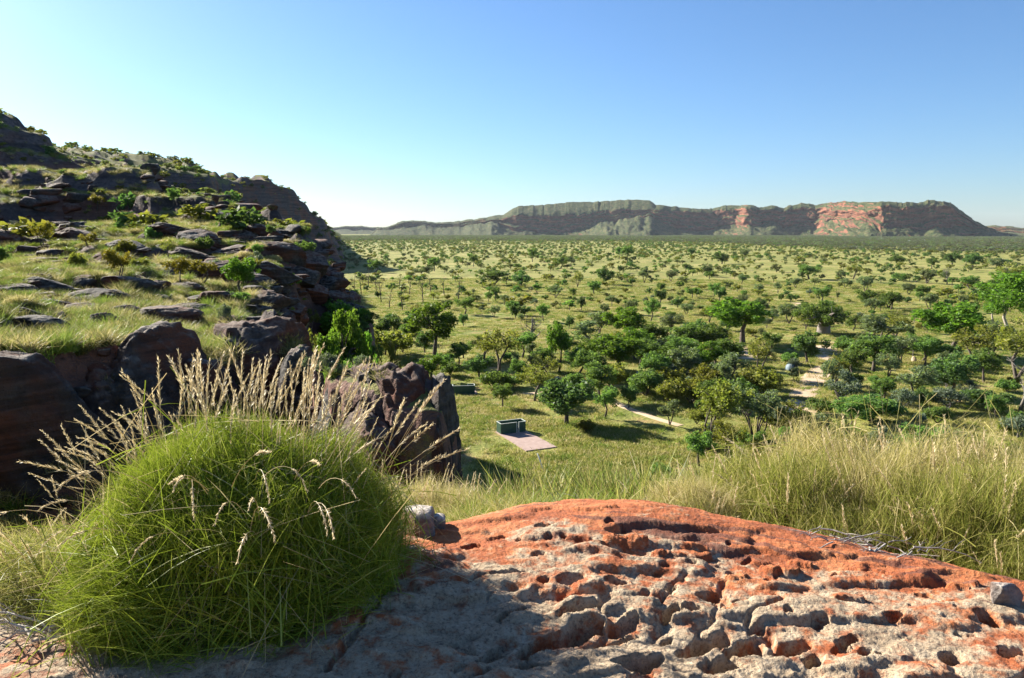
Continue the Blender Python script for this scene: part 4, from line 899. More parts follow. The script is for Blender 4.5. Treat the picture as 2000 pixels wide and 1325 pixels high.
SPEC = {  # height, crown bottom, radius, clumps, clump radius, leaves per clump, leaf size, leaf mat, bark, trunk radius, stems, shape
 'broad':   (8.0, 2.2, 3.6, 40, .80, 120, .19, 'leaf_bright', 'bark_dark', .26, 1, 'ball'),
 'round':   (6.0, 1.6, 2.6, 30, .66, 110, .16, 'leaf_green', 'bark_dark', .18, 1, 'ball'),
 'savanna': (5.0, 1.5, 2.4, 30, .55, 75, .15, 'leaf_grey', 'bark_dark', .12, 2, 'ball'),
 'olive':   (6.5, 2.4, 3.0, 30, .65, 60, .15, 'leaf_olive', 'bark_dark', .17, 2, 'ball'),
 'dark':    (4.5, 1.0, 2.4, 26, .62, 120, .16, 'leaf_dark', 'bark_dark', .16, 1, 'ball'),
 'bush':    (2.6, .1, 2.0, 28, .50, 110, .13, 'leaf_green', 'bark_dark', .08, 3, 'dome'),
 'olbush':  (3.0, .1, 2.0, 28, .50, 100, .13, 'leaf_olive', 'bark_dark', .08, 3, 'dome'),
 'silver':  (3.6, .6, 1.9, 26, .50, 80, .12, 'leaf_silver', 'bark_grey', .09, 3, 'dome'),
 'slender': (6.5, 1.8, 1.3, 22, .48, 70, .14, 'leaf_grey', 'bark_grey', .10, 1, 'ball'),
 'yellow':  (4.0, 1.3, 2.0, 24, .50, 90, .12, 'leaf_yellow', 'bark_dark', .10, 2, 'flat'),
 'gum':     (10.5, 2.8, 4.0, 36, 1.0, 110, .20, 'leaf_bright', 'bark_pale', .20, 1, 'ball'),
}
def make_tree(kind, seed):
    H, h0, R, nc, cr, per, ls, lm, bk, tr, stems, shape = SPEC[kind]
    r = np.random.default_rng(seed)
    C = crown_clumps(shape, nc, h0, H - cr * .5, R - cr * .5, r)
    rad = cr * r.uniform(.65, 1.3, nc)
    V, Q = leaf_quads(C, rad, per, ls, r)
    crown = mesh_np(kind + '_crown', V, [Q], False, [M[lm]])
    mb = MB()
    tops = []
    for s_ in range(stems):
        a = r.uniform(0, 6.28) if stems > 1 else 0
        lean = (.45 if stems > 1 else .12) * R
        fork = np.array([math.cos(a + s_ * 2.2) * lean, math.sin(a + s_ * 2.2) * lean, h0 + .35 * (H - h0) if h0 > .5 else H * .4])
        mid = fork * np.array([.35, .35, .5]) + r.normal(size=3) * .05 * H * np.array([1, 1, 0])
        mb.tube([(0, 0, -.4), (0.01 * s_, 0, .05), mid, fork], [tr * 1.35, tr * 1.1, tr * .8, tr * .55], 7); tops.append(fork)
    for i in np.argsort(r.random(nc))[:min(nc, 14)]:
        f = tops[int(np.argmin([np.hypot(*(C[i][:2] - t[:2])) for t in tops]))]
        e = C[i]; md = f * .5 + e * .5 + np.array([0, 0, .06 * H]) * r.uniform(-.6, 1)
        mb.tube([f * .9 + np.array([0, 0, f[2] * .02]), md, e], [tr * .42, tr * .25, tr * .08], 5, False)
    trunk = mb.mesh(kind + '_trunk', [M[bk]], True)
    return trunk, crown

PROTO = {}
def tree_proto(kind, seed):
    root = empty(kind, (0, 0, -500)); t, c = make_tree(kind, seed)
    link('trunk', t, root); link('crown', c, root)
    return root
for k_i, kind in enumerate(SPEC):
    PROTO[kind] = [tree_proto(kind, 900 + 10 * k_i + j) for j in range(3 if kind in ('round', 'savanna', 'dark', 'olive', 'broad') else 2)]

def dead_tree(seed, n=9, H=5.5):
    r = np.random.default_rng(seed); mb = MB()
    top = np.array([r.normal() * .3, r.normal() * .3, H * .75])
    mb.tube([(0, 0, -.3), top * .5 + r.normal(size=3) * .12, top, top + [r.normal() * .2, r.normal() * .2, H * .25]], [.14, .10, .06, .015], 6)
    bb = MB()
    for i in range(n):
        f = r.uniform(.3, .95); p = top * f; a = r.uniform(0, 6.28); L = H * r.uniform(.18, .38)
        e = p + np.array([math.cos(a) * L * .7, math.sin(a) * L * .7, L * .75])
        m_ = (p + e) / 2 + r.normal(size=3) * .1; bb.tube([p, m_, e], [.05, .03, .008], 4)
        for _ in range(3):
            q = m_ * .5 + e * .5; bb.tube([q, q + r.normal(size=3) * .3 + np.array([0, 0, .5])], [.02, .006], 4)
    root = empty('dead', (0, 0, -500)); link('trunk', mb.mesh('dead_trunk', [M['bark_dark']], True), root)
    link('branches', bb.mesh('dead_branches', [M['bark_dark']], True), root)
    return root
PROTO['dead'] = [dead_tree(40 + i) for i in range(3)]
SPEC['dead'] = (5.5, 0, 1.4)
def grey_twig(seed):
    r0 = dead_tree(seed, 16, 4.0)
    for ch in r0.children: ch.data.materials[0] = M['bare']
    return r0
PROTO['bare'] = [grey_twig(60), grey_twig(61)]; SPEC['bare'] = (4.0, 0, 1.4)

def boab():
    r = np.random.default_rng(77); mb = MB()
    mb.tube([(0, 0, -.5), (0, 0, .2), (.05, 0, 1.6), (0, .1, 3.0), (.1, 0, 4.0)], [1.75, 1.55, 1.45, 1.15, .8], 14)
    tops = []
    C = crown_clumps('ball', 72, 1.7, 8.2, 6.6, r)
    for i in range(11):
        a = i / 11 * 6.28 + r.normal() * .2; L = r.uniform(2.8, 5.4)
        p = np.array([math.cos(a) * .6, math.sin(a) * .6, 3.5]); e = np.array([math.cos(a) * L, math.sin(a) * L, r.uniform(4.2, 6.8)])
        mb.tube([p, p * .5 + e * .5 + [0, 0, .3], e], [.42, .26, .08], 7)
        for _ in range(3):
            mb.tube([e * .8 + p * .2, e + r.normal(size=3) * .9 + [0, 0, .5]], [.12, .03], 5)
    V, Q = leaf_quads(C, 1.0 * r.uniform(.65, 1.3, 72), 130, .22, r)
    root = empty('boab_tree', (0, 0, 0))
    link('trunk', mb.mesh('boab_trunk', [M['bark_boab']], True), root); link('crown', mesh_np('boab_crown', V, [Q], False, [M['leaf_green']]), root)
    return root

def open_shrub(seed, H, R, mat='leaf_olive'):
    """several thin stems from one foot, open crown of small leaves"""
    r = np.random.default_rng(seed); mb = MB(); pts = []
    for i in range(8):
        a = r.uniform(0, 6.28); L = R * r.uniform(.3, .9)
        e = np.array([math.cos(a) * L, math.sin(a) * L * .8, H * r.uniform(.62, .92)])
        m_ = e * np.array([.4, .4, .5]) + r.normal(size=3) * .05 * H
        mb.tube([(r.normal() * .05, r.normal() * .05, -.25), m_, e], [.034 * H / 2, .022 * H / 2, .008 * H / 2], 6)
        for _ in range(7):
            f = r.uniform(.45, 1); p = m_ * (1 - f) + e * f; q = p + r.normal(size=3) * np.array([.32, .32, .2]) * R * .62 + [0, 0, .08 * H]
            mb.tube([p, (p + q) / 2 + r.normal(size=3) * .03, q], [.012 * H / 2, .008 * H / 2, .003 * H / 2], 4, False); pts += [q, (p + q) / 2, q + r.normal(size=3) * .1 * R]
    C = np.array(pts); V, Q = leaf_quads(C, .12 * R * r.uniform(.7, 1.5, len(C)), 26, .030 * H ** .5, r)
    return mb.mesh('open_shrub_stems', [M['bark_dark']], True), mesh_np('open_shrub_crown', V, [Q], False, [M[mat]])

# (px, foot row, height px, kind, width px or 0)
TREES = '''672 692 98 broad 90|640 690 64 yellow 60|608 656 52 olive 34|765 702 66 olbush 78|806 652 44 dark 34|848 702 112 broad 98|756 740 32 bush 46|842 748 54 broad 62|896 716 46 round 40|974 732 76 olive 64|936 738 38 dark 44
740 662 44 dark 46|772 652 38 dark 44|716 640 36 dark 40|800 672 40 round 44|752 694 40 dark 50|830 690 44 dark 40|700 662 40 dark 40|786 690 40 olbush 40|866 720 36 bush 40|880 735 34 bush 36|728 705 36 bush 44|905 700 30 round 30|945 705 40 olive 40|1060 725 40 round 40|1150 720 46 broad 50|1180 700 44 round 46|1250 715 44 round 44|1200 690 36 olbush 44|1120 770 34 bush 40|1075 800 36 bush 40|1290 735 44 round 50|1310 790 44 olbush 50|1265 770 40 round 44|1350 735 46 broad 52|1375 765 44 olbush 50|1020 700 44 round 48|965 760 34 bush 44|1070 748 44 olive 48|1150 745 50 round 56|1195 760 44 olbush 50|1240 705 54 broad 60|1275 720 50 round 56|1300 735 46 broad 56|1345 690 48 round 54|1260 775 40 bush 50|1390 725 46 broad 56|1430 715 44 round 50|1465 770 46 olbush 56|1440 790 44 bush 56|1505 690 40 round 44|1350 790 46 olbush 54|1110 695 40 round 44|1170 655 40 savanna 44|1310 655 36 savanna 40
1005 732 42 slender 0|1000 757 26 bush 36|982 796 40 round 34|1044 783 56 olive 62|1106 828 74 dark 92|1037 722 46 slender 0|1092 727 84 broad 40|1129 733 48 round 50|1140 690 56 slender 36|1220 673 60 broad 68|1213 731 66 broad 96|1172 785 66 round 54|1228 798 38 dark 30|1285 682 42 round 54|1271 629 46 round 30|1231 615 30 savanna 0|1330 706 40 round 56|1040 686 52 bare 48|1335 742 52 savanna 58
1450 673 74 broad 100|1541 633 40 savanna 42|1577 709 58 dark 56|1652 705 44 round 46|1484 737 60 olive 46|1365 682 46 dark 44|1392 694 50 round 48|1645 796 66 silver 60|1490 775 44 olbush 54|1420 752 50 savanna 60|1310 764 40 olbush 50
1705 728 58 round 66|1758 711 42 savanna 40|1802 706 42 round 44|1854 694 74 broad 94|1846 714 34 dark 40|1860 770 58 dark 66|1791 783 48 savanna 54|1763 806 36 silver 36|1700 824 38 bush 92|1850 804 34 silver 48|1928 802 32 dark 60|1942 644 66 gum 44|1974 660 92 gum 84|1942 592 42 round 54|1720 677 46 savanna 70|1746 662 36 olive 40|1905 722 60 olive 60|1940 716 60 savanna 50|1985 742 80 olive 70|1990 804 70 bare 60|1900 692 34 bare 24|1700 668 30 savanna 36|1666 646 28 round 30
733 533 28 round 28|828 544 24 savanna 46|848 530 28 round 24|925 521 24 round 18|963 558 34 round 60|908 615 36 round 36|905 638 26 dark 20|955 591 24 round 16|968 589 28 round 22|965 621 24 savanna 24|870 606 20 savanna 20|1000 616 32 round 28|985 596 22 savanna 22|1040 512 28 round 22
745 592 42 dead 0|760 603 34 dead 0|692 572 34 dead 0|706 577 36 dead 0|786 607 38 dead 0|827 594 46 dead 0|895 586 42 dead 0|720 562 34 dead 0|800 577 32 dead 0|842 572 32 dead 0|780 566 30 dead 0|868 578 34 dead 0|736 577 32 dead 0
1017 562 28 dark 34|1050 574 24 round 18|1085 583 26 savanna 36|1120 580 18 round 14|1128 561 30 olive 22|1180 557 36 dark 32|1160 576 30 round 26|1233 560 18 round 14|1210 534 16 dark 10|1258 553 32 savanna 26|1290 568 18 bush 16|1310 551 24 savanna 22|1135 607 28 dark 18|1195 599 24 slender 16|1290 593 28 dark 26|1330 586 20 savanna 16|1395 581 28 round 26|1340 531 16 round 14|1380 541 24 savanna 24|1062 628 36 round 24|1007 623 30 dark 24|1340 616 24 savanna 26|1385 631 32 olive 30|1095 525 24 round 30|1115 521 20 savanna 20|1225 511 32 round 26|1210 506 24 round 18|1350 500 14 dark 16
1410 516 24 dark 30|1455 506 20 savanna 20|1580 546 28 round 40|1519 573 20 savanna 18|1554 564 20 savanna 26|1482 576 22 savanna 22|1405 589 30 dark 24|1448 556 20 savanna 18|1525 589 14 bush 10|1605 590 28 round 30|1480 609 26 dark 26|1450 601 26 savanna 24|1428 616 24 round 24|1510 626 22 savanna 24|1650 563 18 savanna 26|1666 546 28 olive 24|1690 571 30 savanna 28|1690 601 36 round 34|1640 549 20 savanna 18
1752 521 20 round 22|1757 549 16 bush 26|1820 526 20 round 20|1860 519 22 dark 28|1900 523 24 dark 30|1950 529 22 savanna 30|1810 554 24 savanna 28|1850 556 28 bare 18|1895 566 26 round 30|1880 602 22 savanna 18|1800 576 18 bush 22|1735 602 32 olive 34|1775 577 22 savanna 24|1815 607 30 savanna 32|1785 632 24 slender 16|1740 607 34 round 36|1705 612 28 savanna 30|1980 562 40 olive 50|1992 602 58 round 50'''
HILLTREES = '''86 492 40 yellow 34|232 556 52 yellow 46|352 562 46 yellow 44|395 556 38 yellow 50|474 580 66 broad 66|175 490 26 yellow 0|250 500 26 olbush 0|340 402 26 round 0|595 470 24 round 0|530 462 20 round 0|300 470 24 bush 0|330 510 34 olive 30|4 528 40 round 34|400 490 24 bush 30|425 545 32 silver 0|500 540 34 olbush 40|590 500 26 bush 0|660 640 30 olbush 36|636 604 24 bush 26|440 640 40 silver 26|460 600 30 bush 0|570 560 22 bush 0|190 412 22 yellow 0|155 530 30 olbush 30|270 530 24 olbush 0|505 500 20 round 0|500 520 24 silver 0|605 742 40 silver 36|640 738 46 silver 40|672 732 44 silver 44|708 728 34 silver 34|586 720 34 silver 30|655 752 30 silver 40|736 735 26 silver 26|570 640 36 olbush 30'''
def parse(t):
    for e in t.replace('\n', '|').split('|'):
        a = e.split(); yield float(a[0]), float(a[1]), float(a[2]), a[3], float(a[4])

PLAIN = []     # placed trees of the plain, for the labels
WORD = {'broad': 'bright green broad tree', 'round': 'round green tree', 'savanna': 'thin grey-green tree', 'olive': 'airy olive green tree', 'dark': 'dense dark green tree', 'bush': 'low green bush', 'olbush': 'olive brown bush',
        'silver': 'silvery grey shrub', 'slender': 'slender grey-green tree', 'yellow': 'yellow-green tree', 'gum': 'white trunked gum tree', 'dead': 'bare burnt tree', 'bare': 'leafless grey tree'}
OBN = {'broad': 'broad_tree', 'round': 'round_tree', 'savanna': 'savanna_tree', 'olive': 'olive_tree', 'dark': 'dark_tree', 'bush': 'bush', 'olbush': 'bush', 'silver': 'silver_shrub', 'slender': 'slender_tree', 'yellow': 'small_tree', 'gum': 'gum_tree', 'dead': 'burnt_tree', 'bare': 'leafless_tree'}
def put_tree(kind, x, y, h, w=0.0, hillside=False):
    r0 = PROTO[kind][random.randrange(len(PROTO[kind]))]
    o = copy_tree(r0); o.name = OBN[kind]
    for ch in o.children: pass
    sz = h / SPEC[kind][0]; sw = sz * random.uniform(.9, 1.12) if not w else w / (2 * SPEC[kind][2]) * 1.2
    o.location = (x, y, float(GZ(x, y)) - .05); o.rotation_euler = (0, 0, random.uniform(0, 6.28)); o.scale = (sw, sw * random.uniform(.9, 1.1), sz)
    px, py = project(x, y, o.location.z + h * .5)
    PLAIN.append([o, kind, px, py, h, math.hypot(x, y), hillside])
    return o
random.seed(9)
taken = []
for px, py, hp, kind, wp in parse(TREES):
    x, y, z = on_ground(px, py, 30.0); d = math.hypot(math.hypot(x, y), CAMZ - z)
    bigger = 1.2 if py > 640 and px > 900 and not (1490 < px < 1680) else 1.0
    o = put_tree(kind, x, y, pxsize(hp * (1.32 if bigger > 1 else 1.08), d), pxsize(wp * bigger, d)); taken.append((x, y, pxsize(max(wp, hp * .6), d) * .5))
for px, py, hp, kind, wp in parse(HILLTREES):
    x, y, z = on_ground(px, py, 12.0); d = math.hypot(x, y)
    put_tree(kind, x, y, pxsize(hp * 1.3, d), pxsize(wp, d), True)

# trees standing in the gully before the dark flank, their tops in the sun
for px, d, top, wp, kind in [(668, 23.5, 590, 92, 'broad'), (634, 21, 636, 74, 'broad'), (706, 25.5, 634, 66, 'broad'), (606, 20.5, 640, 50, 'olive'), (690, 20, 668, 70, 'round'), (650, 18.5, 676, 60, 'round'), (768, 40, 634, 84, 'olbush'), (735, 30, 672, 60, 'olive')]:
    a = px_az(px); x, y = d * math.sin(a), d * math.cos(a); zt = CAMZ + d * float(row_tan(top, a))
    put_tree(kind, x, y, (zt - float(GZ(x, y))) * 1.04, pxsize(wp, d) * .85, True)

# the boab with the fat pale trunk
bx, by, bz = on_ground(1608, 652, 60.0); bo = boab(); bo.location = (bx, by, bz)
bd = math.hypot(bx, by); s_ = pxsize(112, bd) / 14.5; bo.scale = (s_, s_, s_ * .95)
tag(bo, 'huge boab tree with a fat pale trunk and wide dark crown', 'tree', 'trees of the plain'); taken.append((bx, by, 7))

# fill between the trees that were placed one by one
TRP = [on_ground(p, q, 40.0)[:2] for p, q in [(1566, 790), (1566, 770), (1584, 745), (1604, 722), (1612, 700), (1618, 672), (1560, 602), (1456, 690), (1130, 766), (1180, 776), (1225, 798), (1280, 818)]]
n_tree = sum(q[1] not in ('bush', 'olbush', 'silver') for q in PLAIN); n_fill = 530 - len(PLAIN); tries = 0
KINDS = ['savanna'] * 6 + ['round'] * 5 + ['dark'] * 3 + ['olive'] * 3 + ['bush'] * 3 + ['slender'] * 2 + ['olbush'] * 2 + ['silver']
while n_fill > 0 and tries < 20000:
    tries += 1
    d = 70 * math.exp(random.random() * math.log(330 / 70)); a = math.radians(random.uniform(-11, 35.5)); x, y = d * math.sin(a), d * math.cos(a)
    px = 1000 + FPX * math.tan(a)
    dens = .35 + .5 * float(fbm(x / 45, y / 45, 2, 111)) + (.45 if px > 1350 else 0) - (.45 if px < 1300 and d < 200 else 0) + (.25 if d > 230 else 0)
    if random.random() > dens + (.45 if 95 < d < 150 and 930 < px else 0) + (.5 if 90 < d < 190 and 1280 < px else 0): continue
    if d < 105 and 880 < px < 1120: continue
    if px < 900 and d < 120: continue
    if any(abs(math.atan2(q[0], q[1]) - a) < .016 and -4 < math.hypot(*q) - d < 13 for q in TRP): continue
    if any((x - q[0]) ** 2 + (y - q[1]) ** 2 < (q[2] * .8 + 1.3) ** 2 for q in taken): continue
    kind = random.choice(KINDS)
    if n_tree >= 285: kind = random.choice(['bush', 'bush', 'olbush', 'silver'])
    n_tree += kind not in ('bush', 'olbush', 'silver')
    h = SPEC[kind][0] * random.uniform(.5, .95) * (1.2 if d < 190 and px > 1000 else 1)
    put_tree(kind, x, y, h); taken.append((x, y, h * .35)); n_fill -= 1

# ------------------------------------------------------------------ things people left on the plain
SLABS = []
def shelter(px, py, rot, wd, dp, hh, slab_l, slab_side, lab, w_px=None):
    x, y, z = on_ground(px, py, 50.0)
    gx, gy = np.meshgrid(np.linspace(-2.2, 2.2, 9), np.linspace(-slab_l if slab_side < 0 else -.3, dp if slab_side < 0 else slab_l + dp, 15)); z = float(np.percentile(GZ(x + gx * math.cos(rot) - gy * math.sin(rot), y + gx * math.sin(rot) + gy * math.cos(rot)), 50)) + .0
    for fx in np.linspace(-1.6, 2.0, 4):
        for fy in np.linspace(-slab_l if slab_side < 0 else 0, dp if slab_side < 0 else slab_l + dp, 6): SLABS.append((x + fx * math.cos(rot) - fy * math.sin(rot), y + fx * math.sin(rot) + fy * math.cos(rot)))
    root = empty('walled_slab', (x, y, z), rot); tag(root, lab, 'walled slab', 'green walled slabs')
    mb = MB(); w2 = wd / 2; y0, y1 = (-slab_l, dp) if slab_side < 0 else (0, slab_l + dp)
    v = [(-w2 - .15, y0, -1.0), (w2 * 1.25, y0, -1.0), (w2 + .15, y1, -1.0), (-w2 - .15, y1, -1.0)]
    v += [(a, b, .10) for a, b, _ in v]
    mb.add(v, [(3, 2, 1, 0), (4, 5, 6, 7), (0, 1, 5, 4), (1, 2, 6, 5), (2, 3, 7, 6), (3, 0, 4, 7)])
    link('slab', mb.mesh('slab', [M['slab']]), root)
    t = .05; yo = dp if slab_side < 0 else 0.0; yi = 0.0 if slab_side < 0 else dp      # closed side, open side
    def wall(x0, x1, ya, yb, h=hh):
        mb = MB(); ribs = int(max(abs(x1 - x0), abs(yb - ya)) / .25)
        mb.box(min(x0, x1), max(x0, x1), min(ya, yb), max(ya, yb), .10, h)
        for i in range(ribs):
            f = (i + .5) / ribs
            if abs(x1 - x0) > abs(yb - ya): cx = x0 + (x1 - x0) * f; mb.box(cx - .03, cx + .03, min(ya, yb) - .015, max(ya, yb) + .015, .12, h - .03)
            else: cy = ya + (yb - ya) * f; mb.box(min(x0, x1) - .015, max(x0, x1) + .015, cy - .03, cy + .03, .12, h - .03)
        w_ = link('wall', mb.mesh('wall', [M['steel']]), root)
        tb = MB(); tb.box(min(x0, x1) - .03, max(x0, x1) + .03, min(ya, yb) - .03, max(ya, yb) + .03, h + .003, h + .05)
        link('top_rail', tb.mesh('top_rail', [M['trim']]), w_)
    wall(-w2, w2, yo - t / 2, yo + t / 2)
    wall(w2 - t, w2, min(yo, yi) + .06, max(yo, yi) - .06)
    wall(-w2, -w2 + t, min(yo, yi) + .06, max(yo, yi) - .06)
    wall(w2 * .42, w2 - t - .02, yi - t / 2, yi + t / 2)
    if slab_side < 0: wall(-w2 + t + .02, w2 * .25, yi - t / 2, yi + t / 2)
    for xx in (w2 * .42, -w2 if slab_side > 0 else w2 * .25):
        pb = MB(); pb.box(xx - .05, xx + .05, yi - .08, yi - .03, .1, hh + .05); link('post', pb.mesh('post', [M['trim']]), root)
    taken.append((x, y, 5))
    return root
shelter(1003, 847, .42, 3.6, 1.5, 1.45, 8.0, -1, 'nearest green walled slab with a bare brown paved floor in front of it')
shelter(906, 771, .12, 3.6, 1.5, 1.45, 4.5, 1, 'green walled slab beside the black boulder, paving behind its wall')
shelter(1098, 754, -.5, 2.8, 1.6, 1.3, 1.5, 1, 'small green walled slab half hidden by olive bushes')

def tent(px, py, size_px, mat, lab, hscale=.72):
    x, y, z = on_ground(px, py, 50.0); d = math.hypot(x, y); R = pxsize(size_px, d) * .5
    root = empty('dome_tent', (x, y, z), .4); tag(root, lab, 'tent', None)
    mb = MB(); rows = []
    for i in range(9):
        ph = i / 8 * math.pi / 2; rr_ = math.cos(ph) ** .8
        for j in range(16):
            th = j / 16 * 2 * math.pi; q = 1 / (abs(math.cos(th)) ** 3 + abs(math.sin(th)) ** 3) ** (1 / 3)
            rows.append((R * rr_ * q * math.cos(th), R * .85 * rr_ * q * math.sin(th), -.05 + R * 2 * hscale * math.sin(ph)))
    mb.add(rows, grid_faces(9, 16, True)); link('canopy', mb.mesh('canopy', [M[mat]], True), root)
    db = MB()
    for i in range(7):
        t = i / 6; w = R * .42 * math.sqrt(1 - t ** 2 * .96); zz = R * 2 * hscale * .72 * t; yy = -R * .87 * math.cos(math.asin(min(1, t * .72))) ** .8 - .02
        db.add([(-w, yy, zz), (w, yy, zz)])
    dv = np.vstack(db.v); o = mesh_np('door', dv, [np.array([[2 * i, 2 * i + 1, 2 * i + 3, 2 * i + 2] for i in range(6)])], True, [M['tent_dark']])
    dr_ = link('door', o, root)
    sb = MB()
    for s in (1, -1):
        t = np.linspace(0, math.pi, 14); sb.tube(np.stack([R * 1.0 * np.cos(t) * .86, s * R * .72 * np.cos(t), R * 2 * hscale * np.sin(t) * 1.02], 1), .02, 5, False)
    link('poles', sb.mesh('poles', [M['trim']]), root)
    taken.append((x, y, 3)); return root
tent(1546, 724, 22, 'tent', 'blue grey dome tent in tree shade beside the sandy track')
tent(1310, 624, 9, 'tent_pale', 'tiny pale dome tent with a dark door in open grass')
def tarp(px, py, w, lab):
    x, y, z = on_ground(px, py, 50.0); d = math.hypot(x, y); L = pxsize(w, d)
    root = empty('tarp_shelter', (x, y, z), -.3); tag(root, lab, 'shelter')
    mb = MB(); n = 7; g = [(-L / 2 + L * i / (n - 1), -L * .35 + L * .7 * j / (n - 1), 1.9 - .35 * abs(j - 3) * .4 - .06 * math.sin(i * 1.1)) for j in range(n) for i in range(n)]
    mb.add(g, grid_faces(n, n)); mb.add([(a, b, c - .02) for a, b, c in g], grid_faces(n, n)[:, ::-1]); link('sheet', mb.mesh('sheet', [M['tent']], True), root)
    for sx_ in (-1, 1):
        for sy_ in (-1, 1):
            pb = MB(); pb.tube([(sx_ * L * .48, sy_ * L * .33, -.2), (sx_ * L * .48, sy_ * L * .33, 1.5)], .03, 6); link('pole', pb.mesh('pole', [M['trim']]), root)
    taken.append((x, y, 4))
tarp(1256, 747, 26, 'blue grey tarp shelter under the trees near the middle of the plain')
x, y, z = on_ground(1785, 708, 50.0); mo = boulder_me('termite_mound', 91, 4, 1.5, .1, 'mound', .2, 0); o = link('termite_mound', mo); o.location = (x, y, z + .4); o.scale = (.45, .45, .5); tag(o, 'pale termite mound under the grey-green trees', 'termite mound')
x, y, z = on_ground(1062, 921, 30.0); mb = MB(); mb.tube([(0, 0, -.2), (-.35, .1, 1.0), (-.7, .2, 2.0)], .07, 8); o = link('white_pipe', mb.mesh('white_pipe', [M['white']], True)); o.location = (x, y, z); tag(o, 'leaning white pipe in the grass below the rock crest', 'pipe')
for px, py, lab in [(1803, 472, 'far white shed among dark trees before the mesa'), (1722, 468, 'farthest tiny pale shed near the mesa foot'), (1775, 474, 'tiny pale shed between the other far sheds')]:
    x, y, z = on_ground(px, py, 200.0); root = empty('shed', (x, y, z), .5); tag(root, lab, 'shed')
    mb = MB(); mb.box(-4, 4, -3, 3, -.5, 3.2); link('wall', mb.mesh('wall', [M['white']]), root)
    rb = MB(); rb.add([(-4.4, -3.4, 3.1), (4.4, -3.4, 3.1), (4.4, 0, 4.6), (-4.4, 0, 4.6), (4.4, 3.4, 3.1), (-4.4, 3.4, 3.1)], [(0, 1, 2, 3), (3, 2, 4, 5)]); link('roof', rb.mesh('roof', [M['white']]), root)

# sandy tracks
def track(name, pts, w, up=.05, mat='sand'):
    P = np.array([on_ground(a, b, 40.0)[:2] for a, b in pts])
    L = np.concatenate([[0], np.cumsum(np.hypot(*np.diff(P, axis=0).T))]); t = np.linspace(0, L[-1], int(L[-1] / .7) + 2)
    X = np.interp(t, L, P[:, 0]); Y = np.interp(t, L, P[:, 1])
    k = np.ones(9) / 9; X[4:-4] = np.convolve(X, k, 'valid'); Y[4:-4] = np.convolve(Y, k, 'valid')
    tx, ty = np.gradient(X), np.gradient(Y); n = np.hypot(tx, ty); nx, ny = -ty / n, tx / n
    V = []
    for s in np.linspace(-1, 1, 7):
        ww = w * .5 * s * (1 + .35 * fbm(t / 3.0, t * 0 + s * 3, 3, 121))
        xx = X + nx * ww; yy = Y + ny * ww; V.append(np.stack([xx, yy, GZ(xx, yy) + up * (1 - abs(s) ** 3 * .9)], 1))
    o = link(name, mesh_np(name, np.vstack(V), [grid_faces(7, len(t))], True, [M[mat]])); tag(o, kind='structure')
track('dirt_track', [(1568, 812), (1566, 770), (1584, 745), (1604, 722), (1612, 700), (1612, 680), (1618, 668)], 4.4)
track('dirt_track', [(1556, 592), (1562, 598), (1556, 606), (1570, 612), (1580, 618)], 4.0)
track('dirt_track', [(1462, 702), (1456, 690), (1440, 678), (1433, 672)], 4.5)
track('dirt_path', [(1000, 772), (1040, 768), (1130, 766), (1180, 776), (1225, 798), (1280, 818), (1330, 832)], 1.4)
track('dirt_path', [(960, 788), (990, 796), (1012, 806)], 1.2)

# two open shrubs on the slope right below the rock
for px, py, hpx, wpx, seed, mat, lab in [(1378, 884, 150, 140, 5, 'leaf_olive', 'open many-stemmed shrub with yellowish leaves on the slope behind the rock'), (1476, 862, 108, 110, 8, 'leaf_grey', 'grey-green open shrub with dark stems right of the yellowish one')]:
    x, y, z = on_ground(px, py, 7.0); d = math.hypot(x, y, CAMZ - z); h = pxsize(hpx, d)
    st, cr = open_shrub(seed, 2.0, 1.0, mat); root = empty('open_shrub', (x, y, z - .03)); tag(root, lab, 'shrub', 'open shrubs on the slope')
    link('stems', st, root); link('crown', cr, root); wv = pxsize(wpx, d); root.scale = (wv / 2.0, wv / 2.0, h / 2.0)

# ------------------------------------------------------------------ labels for the trees, each by the nearest landmark
LAND = [('the huge boab tree', 1610, 615), ('the nearest green walled slab', 1020, 848), ('the green walled slab by the black boulder', 900, 758), ('the half hidden walled slab', 1096, 748), ('the blue grey tent', 1546, 716),
        ('the tiny pale tent', 1310, 619), ('the two white trunked gums', 1962, 640), ('the tarp shelter', 1258, 740), ('the sandy track bend', 1600, 730), ('the termite mound', 1785, 703), ('the red soil scar', 1562, 605),
        ('the brow of the dark hill', 655, 520), ('the yellowish open shrub', 1390, 800), ('the black spur boulder', 800, 760), ('the group of burnt trees', 780, 580), ('the open grass in the middle', 1100, 630),
        ('the sunlit mesa cliff', 1660, 430), ('the gap between the mesas', 1390, 440), ('the long shadowed mesa', 1150, 430), ('the right end of the mesa', 1880, 440), ('the low far mesa', 800, 440)]
HLAND = [('the domed red rock', 520, 690), ('the dark outcrop', 160, 740), ('the upper cliff', 160, 400), ('the big reddish slab', 335, 628), ('the hill crest', 400, 400), ('the brow of the hill', 620, 500), ('the long grey ledges', 150, 580)]
ORD = ['nearest', 'second', 'third', 'fourth', 'fifth', 'sixth', 'seventh', 'eighth', 'ninth', 'tenth', 'eleventh', 'twelfth']
buck = {}
for rec in PLAIN:
    o, kind, px, py, h, d, hs = rec
    lm = min(HLAND if hs else LAND, key=lambda q: math.hypot((q[1] - px) * .7, (q[2] - py) * 1.6))
    dx, dy = px - lm[1], (py - lm[2]) * 1.5
    side = ('right of' if dx > 0 else 'left of') if abs(dx) > abs(dy) else ('beyond' if dy < 0 else 'in front of')
    buck.setdefault((lm[0], side, kind), []).append((math.hypot(dx, dy), rec))
